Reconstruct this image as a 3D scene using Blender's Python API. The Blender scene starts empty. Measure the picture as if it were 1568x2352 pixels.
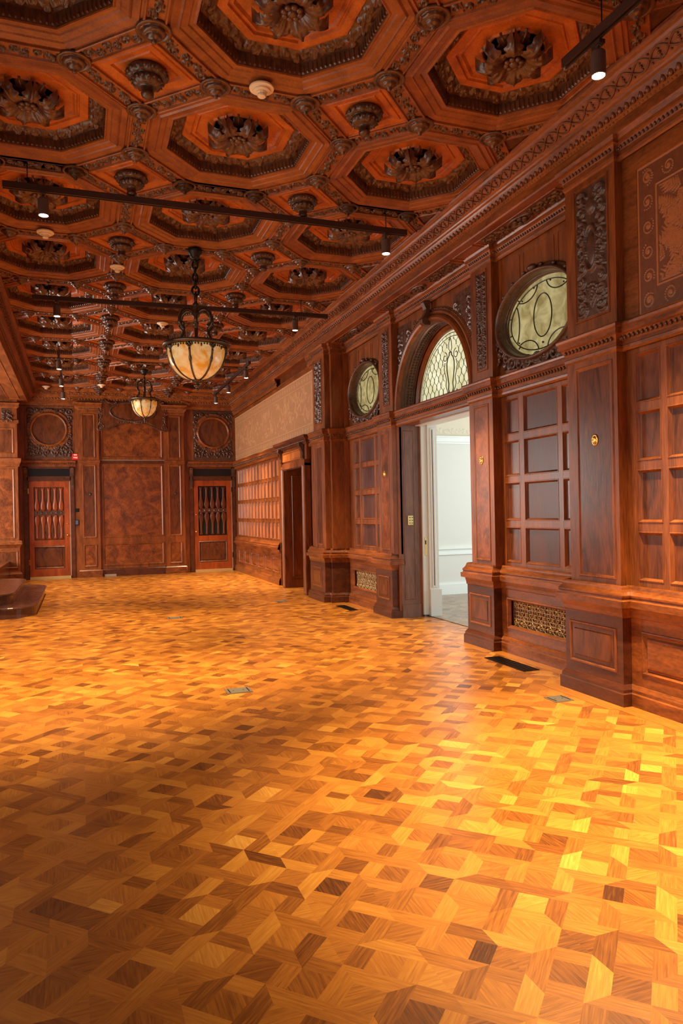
import bpy, bmesh, math, random
import numpy as np
from mathutils import Vector, Matrix
random.seed(7)
PI = math.pi
C = bpy.context.scene.collection
scene = bpy.context.scene

# ---------------------------------------------------------------- camera, view, world, lights
F_PX, YAW, PITCH, ROLL, EYE = 1643.9, 20.09, -0.017, -1.134, 1.35
def camera_axes(yaw, pitch, roll):
    y, p, r = [math.radians(a) for a in (yaw, pitch, roll)]
    fw = Vector((math.sin(y)*math.cos(p), math.cos(y)*math.cos(p), math.sin(p)))
    rt = Vector((math.cos(y), -math.sin(y), 0)); up = rt.cross(fw)
    return rt*math.cos(r)+up*math.sin(r), -rt*math.sin(r)+up*math.cos(r), fw
rt_, up_, fw_ = camera_axes(YAW, PITCH, ROLL)
cam_d = bpy.data.cameras.new('camera')
cam_d.sensor_fit = 'VERTICAL'; cam_d.sensor_height = 36.0; cam_d.sensor_width = 24.0
cam_d.lens = F_PX*36.0/2352
cam_d.clip_start = 0.05; cam_d.clip_end = 100
cam = bpy.data.objects.new('camera', cam_d); C.objects.link(cam)
cam.matrix_world = Matrix(((rt_.x, up_.x, -fw_.x, 0), (rt_.y, up_.y, -fw_.y, 0), (rt_.z, up_.z, -fw_.z, EYE), (0, 0, 0, 1)))
scene.camera = cam
scene.view_settings.view_transform = 'Standard'; scene.view_settings.look = 'None'
scene.view_settings.gamma = 1.0; scene.view_settings.use_curve_mapping = False
scene.view_settings.exposure = 0.08
w = bpy.data.worlds.new('world'); scene.world = w; w.use_nodes = True
w.node_tree.nodes['Background'].inputs[0].default_value = (0.75, 0.85, 1, 1)
w.node_tree.nodes['Background'].inputs[1].default_value = 0.6

def area_light(name, loc, aim, sx, sy, energy, col, spread=180):
    d = bpy.data.lights.new(name, 'AREA'); d.shape = 'RECTANGLE'; d.size = sx; d.size_y = sy
    d.energy = energy; d.color = col; d.spread = math.radians(spread)
    o = bpy.data.objects.new(name, d); C.objects.link(o); o.location = loc
    o.rotation_euler = (Vector(aim)-Vector(loc)).to_track_quat('-Z', 'Y').to_euler()
    return o
# daylight entering by the windows of the left alcove, the left wall and the white room; the light behind the viewer is added fill
area_light('daylight_alcove', (-3.85, 13.7, 1.95), (1.2, 13.7, 1.65), 5.2, 2.3, 480, (1.0, .90, .80))
area_light('fill_back', (1.2, -3.3, 2.0), (1.2, 3.0, 1.8), 3.6, 2.6, 8, (1.0, .84, .62))
area_light('daylight_left_front', (-1.4, 4.6, 1.9), (3.0, 4.6, 1.7), 5.0, 2.1, 80, (1.0, .84, .62))
area_light('daylight_white_room', (8.0, 7.4, 2.0), (4.2, 7.8, 1.6), 3.5, 2.6, 170, (.92, .97, 1.0))
SPOT_E = 1000

# ---------------------------------------------------------------- materials
def lin(c):
    return tuple(((v/255)/12.92 if v/255 <= .04045 else (((v/255)+.055)/1.055)**2.4) for v in c)+(1,)
def newmat(name):
    m = bpy.data.materials.new(name); m.use_nodes = True
    return m, m.node_tree.nodes, m.node_tree.links, m.node_tree.nodes['Principled BSDF']
def wood(name, dark, light, mid=None, sc=(5, 5, .9), rough=.36, coat=.14, fig=.5, bump=.12, rrange=.12):
    m, N, L, b = newmat(name)
    geo = N.new('ShaderNodeNewGeometry')
    mp = N.new('ShaderNodeMapping'); mp.inputs['Scale'].default_value = sc
    L.new(geo.outputs['Position'], mp.inputs['Vector'])
    n1 = N.new('ShaderNodeTexNoise'); n1.inputs['Scale'].default_value = 2.2; n1.inputs['Detail'].default_value = 6
    n1.inputs['Distortion'].default_value = fig*2; L.new(mp.outputs[0], n1.inputs['Vector'])
    mp2 = N.new('ShaderNodeMapping'); mp2.inputs['Scale'].default_value = (sc[0]*14, sc[1]*14, sc[2]*6)
    L.new(geo.outputs['Position'], mp2.inputs['Vector'])
    n2 = N.new('ShaderNodeTexNoise'); n2.inputs['Scale'].default_value = 2.0; n2.inputs['Detail'].default_value = 4
    L.new(mp2.outputs[0], n2.inputs['Vector'])
    mx = N.new('ShaderNodeMix'); mx.inputs[0].default_value = .38
    L.new(n1.outputs[0], mx.inputs[2]); L.new(n2.outputs[0], mx.inputs[3])
    r = N.new('ShaderNodeValToRGB'); L.new(mx.outputs[0], r.inputs[0])
    r.color_ramp.elements[0].position = .36; r.color_ramp.elements[0].color = lin(dark)
    r.color_ramp.elements[1].position = .66; r.color_ramp.elements[1].color = lin(light)
    if mid:
        e = r.color_ramp.elements.new(.5); e.color = lin(mid)
    L.new(r.outputs[0], b.inputs['Base Color'])
    rr = N.new('ShaderNodeMapRange'); rr.inputs[3].default_value = rough-rrange/2; rr.inputs[4].default_value = rough+rrange/2
    L.new(n1.outputs[0], rr.inputs[0]); L.new(rr.outputs[0], b.inputs['Roughness'])
    b.inputs['Coat Weight'].default_value = coat; b.inputs['Coat Roughness'].default_value = .18
    bp = N.new('ShaderNodeBump'); bp.inputs['Strength'].default_value = bump; bp.inputs['Distance'].default_value = .004
    L.new(n2.outputs[0], bp.inputs['Height']); L.new(bp.outputs[0], b.inputs['Normal'])
    return m
def plain(name, col, rough=.5, metal=0, emit=None, es=0, noise=0, spec=.5):
    m, N, L, b = newmat(name)
    b.inputs['Base Color'].default_value = lin(col); b.inputs['Roughness'].default_value = rough
    b.inputs['Metallic'].default_value = metal; b.inputs['Specular IOR Level'].default_value = spec
    if emit:
        b.inputs['Emission Color'].default_value = lin(emit); b.inputs['Emission Strength'].default_value = es
    n = N.new('ShaderNodeTexNoise'); n.inputs['Scale'].default_value = 40
    bp = N.new('ShaderNodeBump'); bp.inputs['Strength'].default_value = .05+noise; bp.inputs['Distance'].default_value = .002
    L.new(n.outputs[0], bp.inputs['Height']); L.new(bp.outputs[0], b.inputs['Normal'])
    return m
M = {}
M['frame'] = wood('mahogany_frame', (94, 46, 18), (156, 84, 34), sc=(4, 4, .8))
M['frame_h'] = wood('mahogany_rail', (94, 46, 18), (158, 85, 34), sc=(4, .8, 5))
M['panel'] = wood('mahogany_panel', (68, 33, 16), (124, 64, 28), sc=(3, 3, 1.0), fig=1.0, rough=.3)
M['panel_dark'] = wood('dark_panel', (62, 30, 22), (94, 48, 34), sc=(3, 3, .8), fig=.4, rough=.38, coat=.1)
M['burl'] = wood('burl_panel', (84, 40, 16), (164, 88, 34), (124, 62, 24), sc=(2.2, 2.2, 2.2), fig=.5, rough=.3)
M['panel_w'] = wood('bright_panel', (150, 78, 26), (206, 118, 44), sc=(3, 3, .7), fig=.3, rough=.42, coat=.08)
M['door'] = wood('door_wood', (120, 50, 16), (180, 82, 28), sc=(4, 4, .8))
M['plinth'] = wood('plinth_wood', (64, 29, 16), (106, 52, 26), sc=(4, .8, 5))
M['carved'] = wood('carved_wood', (60, 36, 28), (104, 66, 48), sc=(9, 9, 9), rough=.27, coat=.5, bump=.3)
M['ceil'] = wood('ceiling_wood', (118, 60, 26), (166, 92, 42), sc=(3, 3, 3), rough=.40, coat=.22)
M['ceil_panel'] = wood('coffer_panel', (150, 74, 22), (206, 110, 36), sc=(3, 3, 3), rough=.45, coat=.05)
M['ceil_carved'] = wood('ceiling_carving', (62, 32, 16), (116, 66, 34), sc=(9, 9, 9), rough=.34, coat=.4, bump=.3)
M['ribbon'] = wood('cornice_carving', (84, 44, 22), (136, 76, 38), sc=(9, 9, 9), rough=.36, coat=.25, bump=.2)
M['ceil_dark'] = wood('ceiling_pendant_wood', (50, 28, 18), (98, 58, 34), sc=(9, 9, 9), rough=.36, coat=.3, bump=.3)
M['dark_carved'] = wood('bronzed_carving', (56, 34, 26), (108, 72, 54), sc=(12, 12, 12), rough=.32, coat=.3, bump=.4)
M['jamb'] = wood('jamb_wood_daylit', (104, 74, 62), (140, 104, 90), sc=(4, 4, .8), rough=.4)  # greyish brown puts the doorway's daylight into the wood colour
M['white'] = plain('white_paint', (226, 232, 226), .45)
M['white2'] = plain('white_wall_paint', (214, 216, 206), .7)
M['plaster'] = plain('cream_plaster', (214, 206, 184), .8, noise=.5)
M['brass'] = plain('polished_brass', (222, 176, 96), .22, 1)
M['brass_pale'] = plain('pale_brass', (236, 216, 150), .35, .7)
M['bronze'] = plain('dark_bronze', (92, 78, 66), .3, .85, noise=.3)
M['iron'] = plain('blackened_iron', (40, 34, 30), .4, .6)
M['grille'] = plain('grille_bronze', (184, 154, 108), .4, .7)
M['black'] = plain('matt_black', (14, 12, 11), .8)
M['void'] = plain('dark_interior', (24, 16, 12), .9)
M['track'] = plain('brown_enamel', (70, 50, 44), .4, .3)
M['lamp_body'] = plain('lamp_housing', (110, 92, 84), .35, .5)
M['lamp_lens'] = plain('lamp_glow', (255, 240, 210), .4, 0, (255, 232, 190), 60)
M['plastic'] = plain('white_plastic', (236, 214, 180), .4)
M['red'] = plain('red_plastic', (214, 30, 30), .35)
M['lettering'] = plain('white_lettering', (250, 240, 240), .5)
M['screen'] = plain('grey_reader_plastic', (88, 96, 112), .3)
M['lead'] = plain('lead_came', (58, 46, 26), .45, .4)
M['darkglass'] = plain('black_glass', (20, 20, 22), .3, 0)
M['tape'] = plain('brushed_strip', (176, 160, 140), .5, .3)
M['steel'] = plain('brushed_steel_plate', (142, 132, 116), .45, .6)
M['stair'] = wood('stair_oak', (70, 38, 30), (100, 58, 46), sc=(3, 3, 3), rough=.28, coat=.5)
M['line'] = plain('threshold_seam', (84, 62, 36), .6)

def glass_mat(name, c1, c2, emit, tr=.7, sc=5, rough=.2):
    m, N, L, b = newmat(name)
    geo = N.new('ShaderNodeNewGeometry')
    n = N.new('ShaderNodeTexNoise'); n.inputs['Scale'].default_value = sc; n.inputs['Detail'].default_value = 5; n.inputs['Distortion'].default_value = 1.2
    L.new(geo.outputs['Position'], n.inputs['Vector'])
    r = N.new('ShaderNodeValToRGB'); L.new(n.outputs[0], r.inputs[0])
    r.color_ramp.elements[0].position = .36; r.color_ramp.elements[0].color = lin(c1)
    r.color_ramp.elements[1].position = .64; r.color_ramp.elements[1].color = lin(c2)
    t = N.new('ShaderNodeBsdfTranslucent'); L.new(r.outputs[0], t.inputs[0])
    L.new(r.outputs[0], b.inputs['Base Color']); b.inputs['Roughness'].default_value = rough
    if emit:
        L.new(r.outputs[0], b.inputs['Emission Color']); b.inputs['Emission Strength'].default_value = emit
    n2 = N.new('ShaderNodeTexNoise'); n2.inputs['Scale'].default_value = 60; L.new(geo.outputs['Position'], n2.inputs['Vector'])
    bp = N.new('ShaderNodeBump'); bp.inputs['Strength'].default_value = .5; bp.inputs['Distance'].default_value = .004
    L.new(n2.outputs[0], bp.inputs['Height']); L.new(bp.outputs[0], b.inputs['Normal'])
    mx = N.new('ShaderNodeMixShader'); mx.inputs[0].default_value = tr
    L.new(b.outputs[0], mx.inputs[1]); L.new(t.outputs[0], mx.inputs[2])
    L.new(mx.outputs[0], N['Material Output'].inputs[0])
    return m
M['opal'] = glass_mat('leaded_opal_glass', (206, 196, 150), (232, 228, 196), 0, .8, 4)
M['rough_glass'] = glass_mat('rough_amber_glass', (150, 132, 84), (200, 186, 134), 0, .75, 7)
M['amber'] = glass_mat('amber_lamp_glass', (232, 160, 50), (242, 222, 164), .30, .25, 7, .12)

def floor_mat(name, cols, sat=1):
    m, N, L, b = newmat(name)
    at = N.new('ShaderNodeVertexColor'); at.layer_name = 'tone'
    sp = N.new('ShaderNodeSeparateColor'); L.new(at.outputs[0], sp.inputs[0])
    uv = N.new('ShaderNodeUVMap'); uv.uv_map = 'grain'
    mp = N.new('ShaderNodeMapping'); mp.inputs['Scale'].default_value = (4, 60, 1); L.new(uv.outputs[0], mp.inputs[0])
    n = N.new('ShaderNodeTexNoise'); n.inputs['Scale'].default_value = 2; n.inputs['Detail'].default_value = 5; n.inputs['Distortion'].default_value = .6
    L.new(mp.outputs[0], n.inputs['Vector'])
    mp2 = N.new('ShaderNodeMapping'); mp2.inputs['Scale'].default_value = (9, 260, 1); L.new(uv.outputs[0], mp2.inputs[0])
    n2 = N.new('ShaderNodeTexNoise'); n2.inputs['Scale'].default_value = 1.5; L.new(mp2.outputs[0], n2.inputs['Vector'])
    a = N.new('ShaderNodeMath'); a.operation = 'MULTIPLY_ADD'; L.new(n.outputs[0], a.inputs[0]); a.inputs[1].default_value = .62
    L.new(sp.outputs[0], a.inputs[2])
    a2 = N.new('ShaderNodeMath'); a2.operation = 'MULTIPLY_ADD'; L.new(n2.outputs[0], a2.inputs[0]); a2.inputs[1].default_value = .30
    L.new(a.outputs[0], a2.inputs[2])
    a3 = N.new('ShaderNodeMath'); a3.operation = 'SUBTRACT'; L.new(a2.outputs[0], a3.inputs[0]); a3.inputs[1].default_value = .46
    r = N.new('ShaderNodeValToRGB'); L.new(a3.outputs[0], r.inputs[0])
    els = r.color_ramp.elements; els[0].position = 0; els[0].color = lin(cols[0]); els[1].position = 1; els[1].color = lin(cols[-1])
    for k, c in enumerate(cols[1:-1]):
        e = els.new((k+1)/(len(cols)-1)); e.color = lin(c)
    L.new(r.outputs[0], b.inputs['Base Color'])
    geo = N.new('ShaderNodeNewGeometry'); n3 = N.new('ShaderNodeTexNoise'); n3.inputs['Scale'].default_value = 1.3; n3.inputs['Detail'].default_value = 5
    L.new(geo.outputs['Position'], n3.inputs['Vector'])
    rr = N.new('ShaderNodeMapRange'); rr.inputs[1].default_value = .3; rr.inputs[2].default_value = .7; rr.inputs[3].default_value = .24; rr.inputs[4].default_value = .36
    L.new(n3.outputs[0], rr.inputs[0]); L.new(rr.outputs[0], b.inputs['Roughness'])
    bp = N.new('ShaderNodeBump'); bp.inputs['Strength'].default_value = .12; bp.inputs['Distance'].default_value = .002
    L.new(n2.outputs[0], bp.inputs['Height']); L.new(bp.outputs[0], b.inputs['Normal'])
    return m
M['parquet'] = floor_mat('parquet_varnished', [(84, 44, 16), (140, 80, 28), (182, 112, 40), (206, 138, 52), (232, 172, 80)])
M['parquet_grey'] = floor_mat('parquet_white_sheen', [(104, 82, 62), (140, 116, 92), (166, 142, 114), (190, 168, 140)])  # greyer tones put the white room's reflection into the wood colour

def leather_mat(name, c0, c1):
    m, N, L, b = newmat(name)
    at = N.new('ShaderNodeVertexColor'); at.layer_name = 'tone'
    sp = N.new('ShaderNodeSeparateColor'); L.new(at.outputs[0], sp.inputs[0])
    geo = N.new('ShaderNodeNewGeometry'); n = N.new('ShaderNodeTexNoise'); n.inputs['Scale'].default_value = 30; n.inputs['Detail'].default_value = 4
    L.new(geo.outputs['Position'], n.inputs['Vector'])
    a = N.new('ShaderNodeMath'); a.operation = 'MULTIPLY_ADD'; L.new(n.outputs[0], a.inputs[0]); a.inputs[1].default_value = .3; L.new(sp.outputs[0], a.inputs[2])
    r = N.new('ShaderNodeValToRGB'); L.new(a.outputs[0], r.inputs[0])
    r.color_ramp.elements[0].position = .15; r.color_ramp.elements[0].color = lin(c0)
    r.color_ramp.elements[1].position = 1.0; r.color_ramp.elements[1].color = lin(c1)
    L.new(r.outputs[0], b.inputs['Base Color']); b.inputs['Roughness'].default_value = .5
    return m
M['leather'] = leather_mat('embossed_leather', (96, 46, 20), (184, 108, 54))
M['leather_daylit'] = leather_mat('daylit_embossed_leather', (156, 106, 70), (214, 162, 114))  # paler copy of the leather, bright daylight put into its colour

# ---------------------------------------------------------------- mesh building helpers
class MB:
    def __init__(s): s.v = []; s.f = []; s.col = None; s.uv = None
    def add(s, vs, fs):
        k = len(s.v); s.v += [tuple(p) for p in vs]; s.f += [tuple(i+k for i in f) for f in fs]; return s
    def quad(s, *p): return s.add(p, [tuple(range(len(p)))])
    def box(s, x0, x1, y0, y1, z0, z1):
        v = [(x, y, z) for x in (x0, x1) for y in (y0, y1) for z in (z0, z1)]
        return s.add(v, [(0, 1, 3, 2), (4, 6, 7, 5), (0, 4, 5, 1), (2, 3, 7, 6), (0, 2, 6, 4), (1, 5, 7, 3)])
    def pbox(s, P, s0, s1, z0, z1, n0, n1):
        v = [P(a, b, c) for a in (s0, s1) for b in (z0, z1) for c in (n0, n1)]
        return s.add(v, [(0, 1, 3, 2), (4, 6, 7, 5), (0, 4, 5, 1), (2, 3, 7, 6), (0, 2, 6, 4), (1, 5, 7, 3)])
    def nested(s, P, s0, s1, z0, z1, steps, cap=True):
        vs, fs = [], []
        for (i, n) in steps:
            vs += [P(s0+i, z0+i, n), P(s1-i, z0+i, n), P(s1-i, z1-i, n), P(s0+i, z1-i, n)]
        for k in range(len(steps)-1):
            for j in range(4):
                a = 4*k+j; b = 4*k+(j+1) % 4; fs.append((a, b, b+4, a+4))
        if cap:
            k = 4*(len(steps)-1); fs.append((k, k+1, k+2, k+3))
        return s.add(vs, fs)
    def loops(s, rings, closed=True, cap0=False, cap1=False):
        n = len(rings[0]); vs = [p for r in rings for p in r]; fs = []
        for k in range(len(rings)-1):
            for j in range(n if closed else n-1):
                a = k*n+j; b = k*n+(j+1) % n; fs.append((a, b, b+n, a+n))
        if cap0: fs.append(tuple(range(n))[::-1])
        if cap1: fs.append(tuple((len(rings)-1)*n+j for j in range(n)))
        return s.add(vs, fs)
    def lathe(s, c, prof, seg=24, mod=None, cap=True):
        rings = []
        for i, (r, z) in enumerate(prof):
            rings.append([(c[0]+r*(mod(j/seg*2*PI, i) if mod else 1)*math.cos(2*PI*j/seg), c[1]+r*(mod(j/seg*2*PI, i) if mod else 1)*math.sin(2*PI*j/seg), c[2]+z) for j in range(seg)])
        return s.loops(rings, True, cap, cap)
    def tube(s, pts, rad, seg=8, closed=False, cap=True):
        pts = [Vector(p) for p in pts]; n = len(pts)
        if not hasattr(rad, '__len__'): rad = [rad]*n
        rings = []; up = None
        for i in range(n):
            a = pts[(i-1) % n] if closed or i > 0 else pts[i]; b = pts[(i+1) % n] if closed or i < n-1 else pts[i]
            t = (b-a)
            t = t.normalized() if t.length > 1e-9 else Vector((0, 0, 1))
            if up is None: up = Vector((0, 0, 1)) if abs(t.z) < .9 else Vector((1, 0, 0))
            x = t.cross(up)
            if x.length < 1e-6: x = t.cross(Vector((1, 0, 0)))
            x.normalize(); y = x.cross(t).normalized(); up = y
            rings.append([pts[i]+(x*math.cos(2*PI*j/seg)+y*math.sin(2*PI*j/seg))*rad[i] for j in range(seg)])
        if closed: rings.append(rings[0]); return s.loops(rings)
        return s.loops(rings, True, cap, cap)
    def ball(s, c, rx, ry=None, rz=None, seg=6, rg=4):
        ry = rx if ry is None else ry; rz = rx if rz is None else rz
        rings = [[(c[0]+rx*math.sin(PI*k/rg)*math.cos(2*PI*j/seg), c[1]+ry*math.sin(PI*k/rg)*math.sin(2*PI*j/seg), c[2]+rz*math.cos(PI*k/rg)) for j in range(seg)] for k in range(1, rg)]
        b = len(s.v); s.loops(rings)
        top = len(s.v); s.v += [(c[0], c[1], c[2]+rz), (c[0], c[1], c[2]-rz)]
        for j in range(seg):
            s.f.append((top, b+(j+1) % seg, b+j)); e = b+(rg-2)*seg; s.f.append((top+1, e+j, e+(j+1) % seg))
        return s
    def sweep(s, path, prof, side=1, closed=False):
        n = len(path); nor = []
        for i in range(n):
            ds = []
            if closed or i > 0: a = Vector(path[i])-Vector(path[i-1]); ds.append(a.normalized())
            if closed or i < n-1: a = Vector(path[(i+1) % n])-Vector(path[i]); ds.append(a.normalized())
            ns = [Vector((-d.y, d.x))*side for d in ds]
            if len(ns) == 1: nor.append(ns[0])
            else:
                m = ns[0]+ns[1]; nor.append(m/(1+ns[0].dot(ns[1])) if m.length > .01 else ns[0])
        rings = [[(path[i][0]+nor[i].x*o, path[i][1]+nor[i].y*o, z) for (o, z) in prof] for i in range(n)]
        if closed: rings.append(rings[0])
        return s.loops(rings, False)
    def beads(s, path, out, z, step, r, egg=False, side=1, seg=6, rg=4):
        for i in range(len(path)-1):
            a, b = Vector(path[i]), Vector(path[i+1]); d = b-a; Lg = d.length
            if Lg < step*1.2: continue
            d.normalize(); nn = Vector((-d.y, d.x))*side; k = int(Lg/step)
            for j in range(k):
                p = a+d*((j+.5)*Lg/k)+nn*out
                rx = r*(.9 if egg else 1)
                s.ball((p.x, p.y, z), rx, rx, r*(1.5 if egg else 1), seg, rg)
        return s
    def grid(s, P, s0, s1, z0, z1, H):
        nv, nu = H.shape
        vs = [P(s0+(s1-s0)*i/(nu-1), z0+(z1-z0)*j/(nv-1), float(H[j, i])) for j in range(nv) for i in range(nu)]
        fs = [(j*nu+i, j*nu+i+1, (j+1)*nu+i+1, (j+1)*nu+i) for j in range(nv-1) for i in range(nu-1)]
        return s.add(vs, fs)
    def ellipse_rings(s, P, cs, cz, a, b, steps, n=64, a0=0, a1=2*PI, cap=False):
        full = abs(a1-a0-2*PI) < 1e-6; m = n if full else n+1
        rings = [[P(cs+(a+dr)*math.cos(a0+(a1-a0)*j/n), cz+(b+dr)*math.sin(a0+(a1-a0)*j/n), nn) for j in range(m)] for (dr, nn) in steps]
        return s.loops(rings, full, False, cap)
    def build(s, name, mat, parent=None, smooth=False, recalc=False):
        me = bpy.data.meshes.new(name)
        off = Vector((0, 0, 0))
        p = parent
        while p is not None: off += p.location; p = p.parent
        vs = [(v[0]-off.x, v[1]-off.y, v[2]-off.z) for v in s.v]
        me.from_pydata(vs, [], s.f)
        if s.col is not None:
            ca = me.color_attributes.new('tone', 'FLOAT_COLOR', 'CORNER')
            arr = np.zeros((len(me.loops), 4), np.float32); arr[:, 3] = 1; arr[:, 0] = s.col; ca.data.foreach_set('color', arr.ravel())
        if s.uv is not None:
            ul = me.uv_layers.new(name='grain'); ul.data.foreach_set('uv', np.asarray(s.uv, np.float32).ravel())
        me.materials.append(mat); me.validate(); me.update()
        if recalc:
            bm = bmesh.new(); bm.from_mesh(me); bmesh.ops.recalc_face_normals(bm, faces=bm.faces); bm.to_mesh(me); bm.free()
        if smooth: me.polygons.foreach_set('use_smooth', [True]*len(me.polygons))
        o = bpy.data.objects.new(name, me); C.objects.link(o)
        if parent: o.parent = parent
        if name in ('bead_row', 'egg_and_dart', 'ribbon_carving', 'arch_beads', 'soffit_beads', 'filigree'): o['kind'] = 'stuff'
        return o
def tag(o, label=None, cat=None, group=None, kind=None):
    if label: o['label'] = label
    if cat: o['category'] = cat
    if group: o['group'] = group
    if kind: o['kind'] = kind
    return o
def empty(name, loc, label=None, cat=None, group=None, kind=None):
    o = bpy.data.objects.new(name, None); C.objects.link(o); o.location = loc; o.empty_display_size = .1
    return tag(o, label, cat, group, kind)
def kids(o): return [c for c in bpy.data.objects if c.parent == o]
def dup(o, loc, parent=None, label=None):
    ch = kids(o)
    r = o.copy(); C.objects.link(r); r.parent = parent; r.location = loc
    if label: r['label'] = label
    for c in ch: dup(c, c.location, r)
    return r
def PX(x0):            # frame on a wall that faces -X: s runs along +Y, n comes out into the room
    return lambda s, z, n: (x0-n, s, z)
def PY(y0, k=1.0):     # frame on a wall that faces the viewer
    return lambda s, z, n: (s*k, y0-n, 0.0 if z <= 0 else 1.35+(z-1.35)*k)
OG = [(0, 0), (.004, .008), (.012, .008), (.022, -.006), (.026, -.012)]           # small ogee stepping into a panel
def og(sc=1, base=0, deep=-.012): return [(0, base), (.004*sc, base+.008*sc), (.012*sc, base+.008*sc), (.024*sc, base+deep*.6), (.028*sc, base+deep)]
RAISED = [(0, 0), (.006, .012), (.02, .012), (.032, -.002), (.05, -.004), (.062, .008)]

# ---------------------------------------------------------------- carving: relief height fields
def stroke(X, Y, pts, wd, H, h):
    pts = np.asarray(pts); wd = np.broadcast_to(np.asarray(wd, float), (len(pts),))
    q = np.full(X.shape, 9.0)
    for (px, py), ww in zip(pts, wd): q = np.minimum(q, ((X-px)**2+(Y-py)**2)/(ww*ww))
    return np.maximum(H, h*np.sqrt(np.clip(1-q, 0, 1)))
def spiral(cx, cy, r0, a0, turns, d=1, n=22, k=.72):
    t = np.linspace(0, 1, n); a = a0+d*t*turns*2*PI; r = r0*(1-k*t)
    return np.stack([cx+r*np.cos(a), cy+r*np.sin(a)], 1)
def carve_panel(w, h, nu, nv, seed, depth=.014, oval=True):
    rng = random.Random(seed)
    u = np.linspace(-w/2, w/2, nu); v = np.linspace(-h/2, h/2, nv); X, Y = np.meshgrid(u, v); X = np.abs(X); H = np.zeros_like(X)
    m = w/2
    if oval:
        t = np.linspace(0, PI, 26); H = stroke(X, Y, np.stack([m*.42*np.sin(t), h*.17*np.cos(t)+h*.02], 1), m*.10, H, depth*1.1)
        q = (X/(m*.30))**2+((Y-h*.02)/(h*.13))**2; H = np.maximum(H, depth*.8*np.sqrt(np.clip(1-q, 0, 1)))
        q = (X/(m*.34))**2+((Y-h*.34)/(m*.36))**2; H = np.maximum(H, depth*1.3*np.sqrt(np.clip(1-q, 0, 1)))
        for k in range(7):
            a = -.9+k*.3; H = stroke(X, Y, [(abs(math.sin(a))*m*.6*j/6, -h*.36+math.cos(a)*m*.9*j/6-m*.3) for j in range(7)], m*.09, H, depth)
        H = stroke(X, Y, [(0, -h*.30-j*m*.09) for j in range(9)], [m*.16*(1-j/12) for j in range(9)], H, depth*1.1)
    ys = np.arange(-h/2+m*.45, h/2-m*.3, m*.62)
    for i, y in enumerate(ys):
        r0 = m*(.30+.12*rng.random()); d = 1 if i % 2 else -1
        H = stroke(X, Y, spiral(m*.64, y, r0, rng.random()*6, 1.15, d), np.linspace(m*.09, m*.045, 22), H, depth*(.8+.3*rng.random()))
        H = stroke(X, Y, [(m*.64, y)], m*.11, H, depth)
        for _ in range(2):
            a = rng.random()*6.28; c = (m*(.35+.5*rng.random()), y+m*(rng.random()-.5)*.6)
            H = stroke(X, Y, [(c[0]+math.cos(a)*m*.05*j, c[1]+math.sin(a)*m*.05*j) for j in range(6)], [m*.08*(1-j/8) for j in range(6)], H, depth*.7)
    edge = np.minimum(np.minimum(m-X, 10), np.minimum(h/2-np.abs(Y), 10)); H *= np.clip(edge/(m*.08), 0, 1)
    return H
def rib_relief(w, h, nu, nv, seed, depth=.012, n=3):
    rng = random.Random(seed)
    u = np.linspace(-w/2, w/2, nu); v = np.linspace(-h/2, h/2, nv); X, Y = np.meshgrid(u, v); H = np.zeros_like(X)
    for i in range(n):
        cx = -w/2+(i+.5)*w/n
        for sg in (1, -1):
            H = stroke(X, Y, spiral(cx+sg*w/n*.24, sg*h*.1, h*.27, sg*1.2, 1.2, 1 if i % 2 else -1, 18), np.linspace(h*.085, h*.045, 18), H, depth)
        H = stroke(X, Y, [(cx, y) for y in np.linspace(-h*.36, h*.36, 7)], h*.07, H, depth*.7)
        for _ in range(4):
            a = rng.random()*6.28; c = (cx+(rng.random()-.5)*w/n, (rng.random()-.5)*h*.8)
            H = stroke(X, Y, [(c[0]+math.cos(a)*h*.05*j, c[1]+math.sin(a)*h*.05*j) for j in range(5)], [h*.07*(1-j/7) for j in range(5)], H, depth*.8)
    e = np.minimum(w/2-np.abs(X), h/2-np.abs(Y)); return H*np.clip(e/(h*.06), 0, 1)
def curl(mb, P, cs, cz, r0, a0, turns, d, n0, thick, lift=.02, n=16, seg=6):
    t = spiral(cs, cz, r0, a0, turns, d, n, .75)
    mb.tube([P(p[0], p[1], n0+lift*(1-i/(n-1))*.3+thick*.4) for i, p in enumerate(t)], [thick*(1-.45*i/(n-1)) for i in range(n)], seg)
    mb.ball(P(t[-1][0], t[-1][1], n0+thick), thick*1.15, thick*1.15, thick*1.15)
def leaf(mb, base, direc, normal, Lg, wd, rise=.03, lobes=4, nu=9, nv=7, curlk=.6):
    base = Vector(base); d = Vector(direc).normalized(); nn = Vector(normal).normalized(); sd = d.cross(nn)
    rings = []
    for i in range(nu):
        t = i/(nu-1); ww = wd*math.sin(PI*min(1, .12+t*.86))**.7*(1+.22*math.sin(t*lobes*2*PI)); row = []
        for j in range(nv):
            q = j/(nv-1)*2-1
            row.append(base+d*(t*Lg)+sd*(q*ww)+nn*(rise*math.sin(t*PI*.9)-rise*curlk*t*t*abs(q)-abs(math.sin(q*PI*1.5))*.10*wd))
        rings.append(row)
    mb.loops(rings, False)

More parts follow.
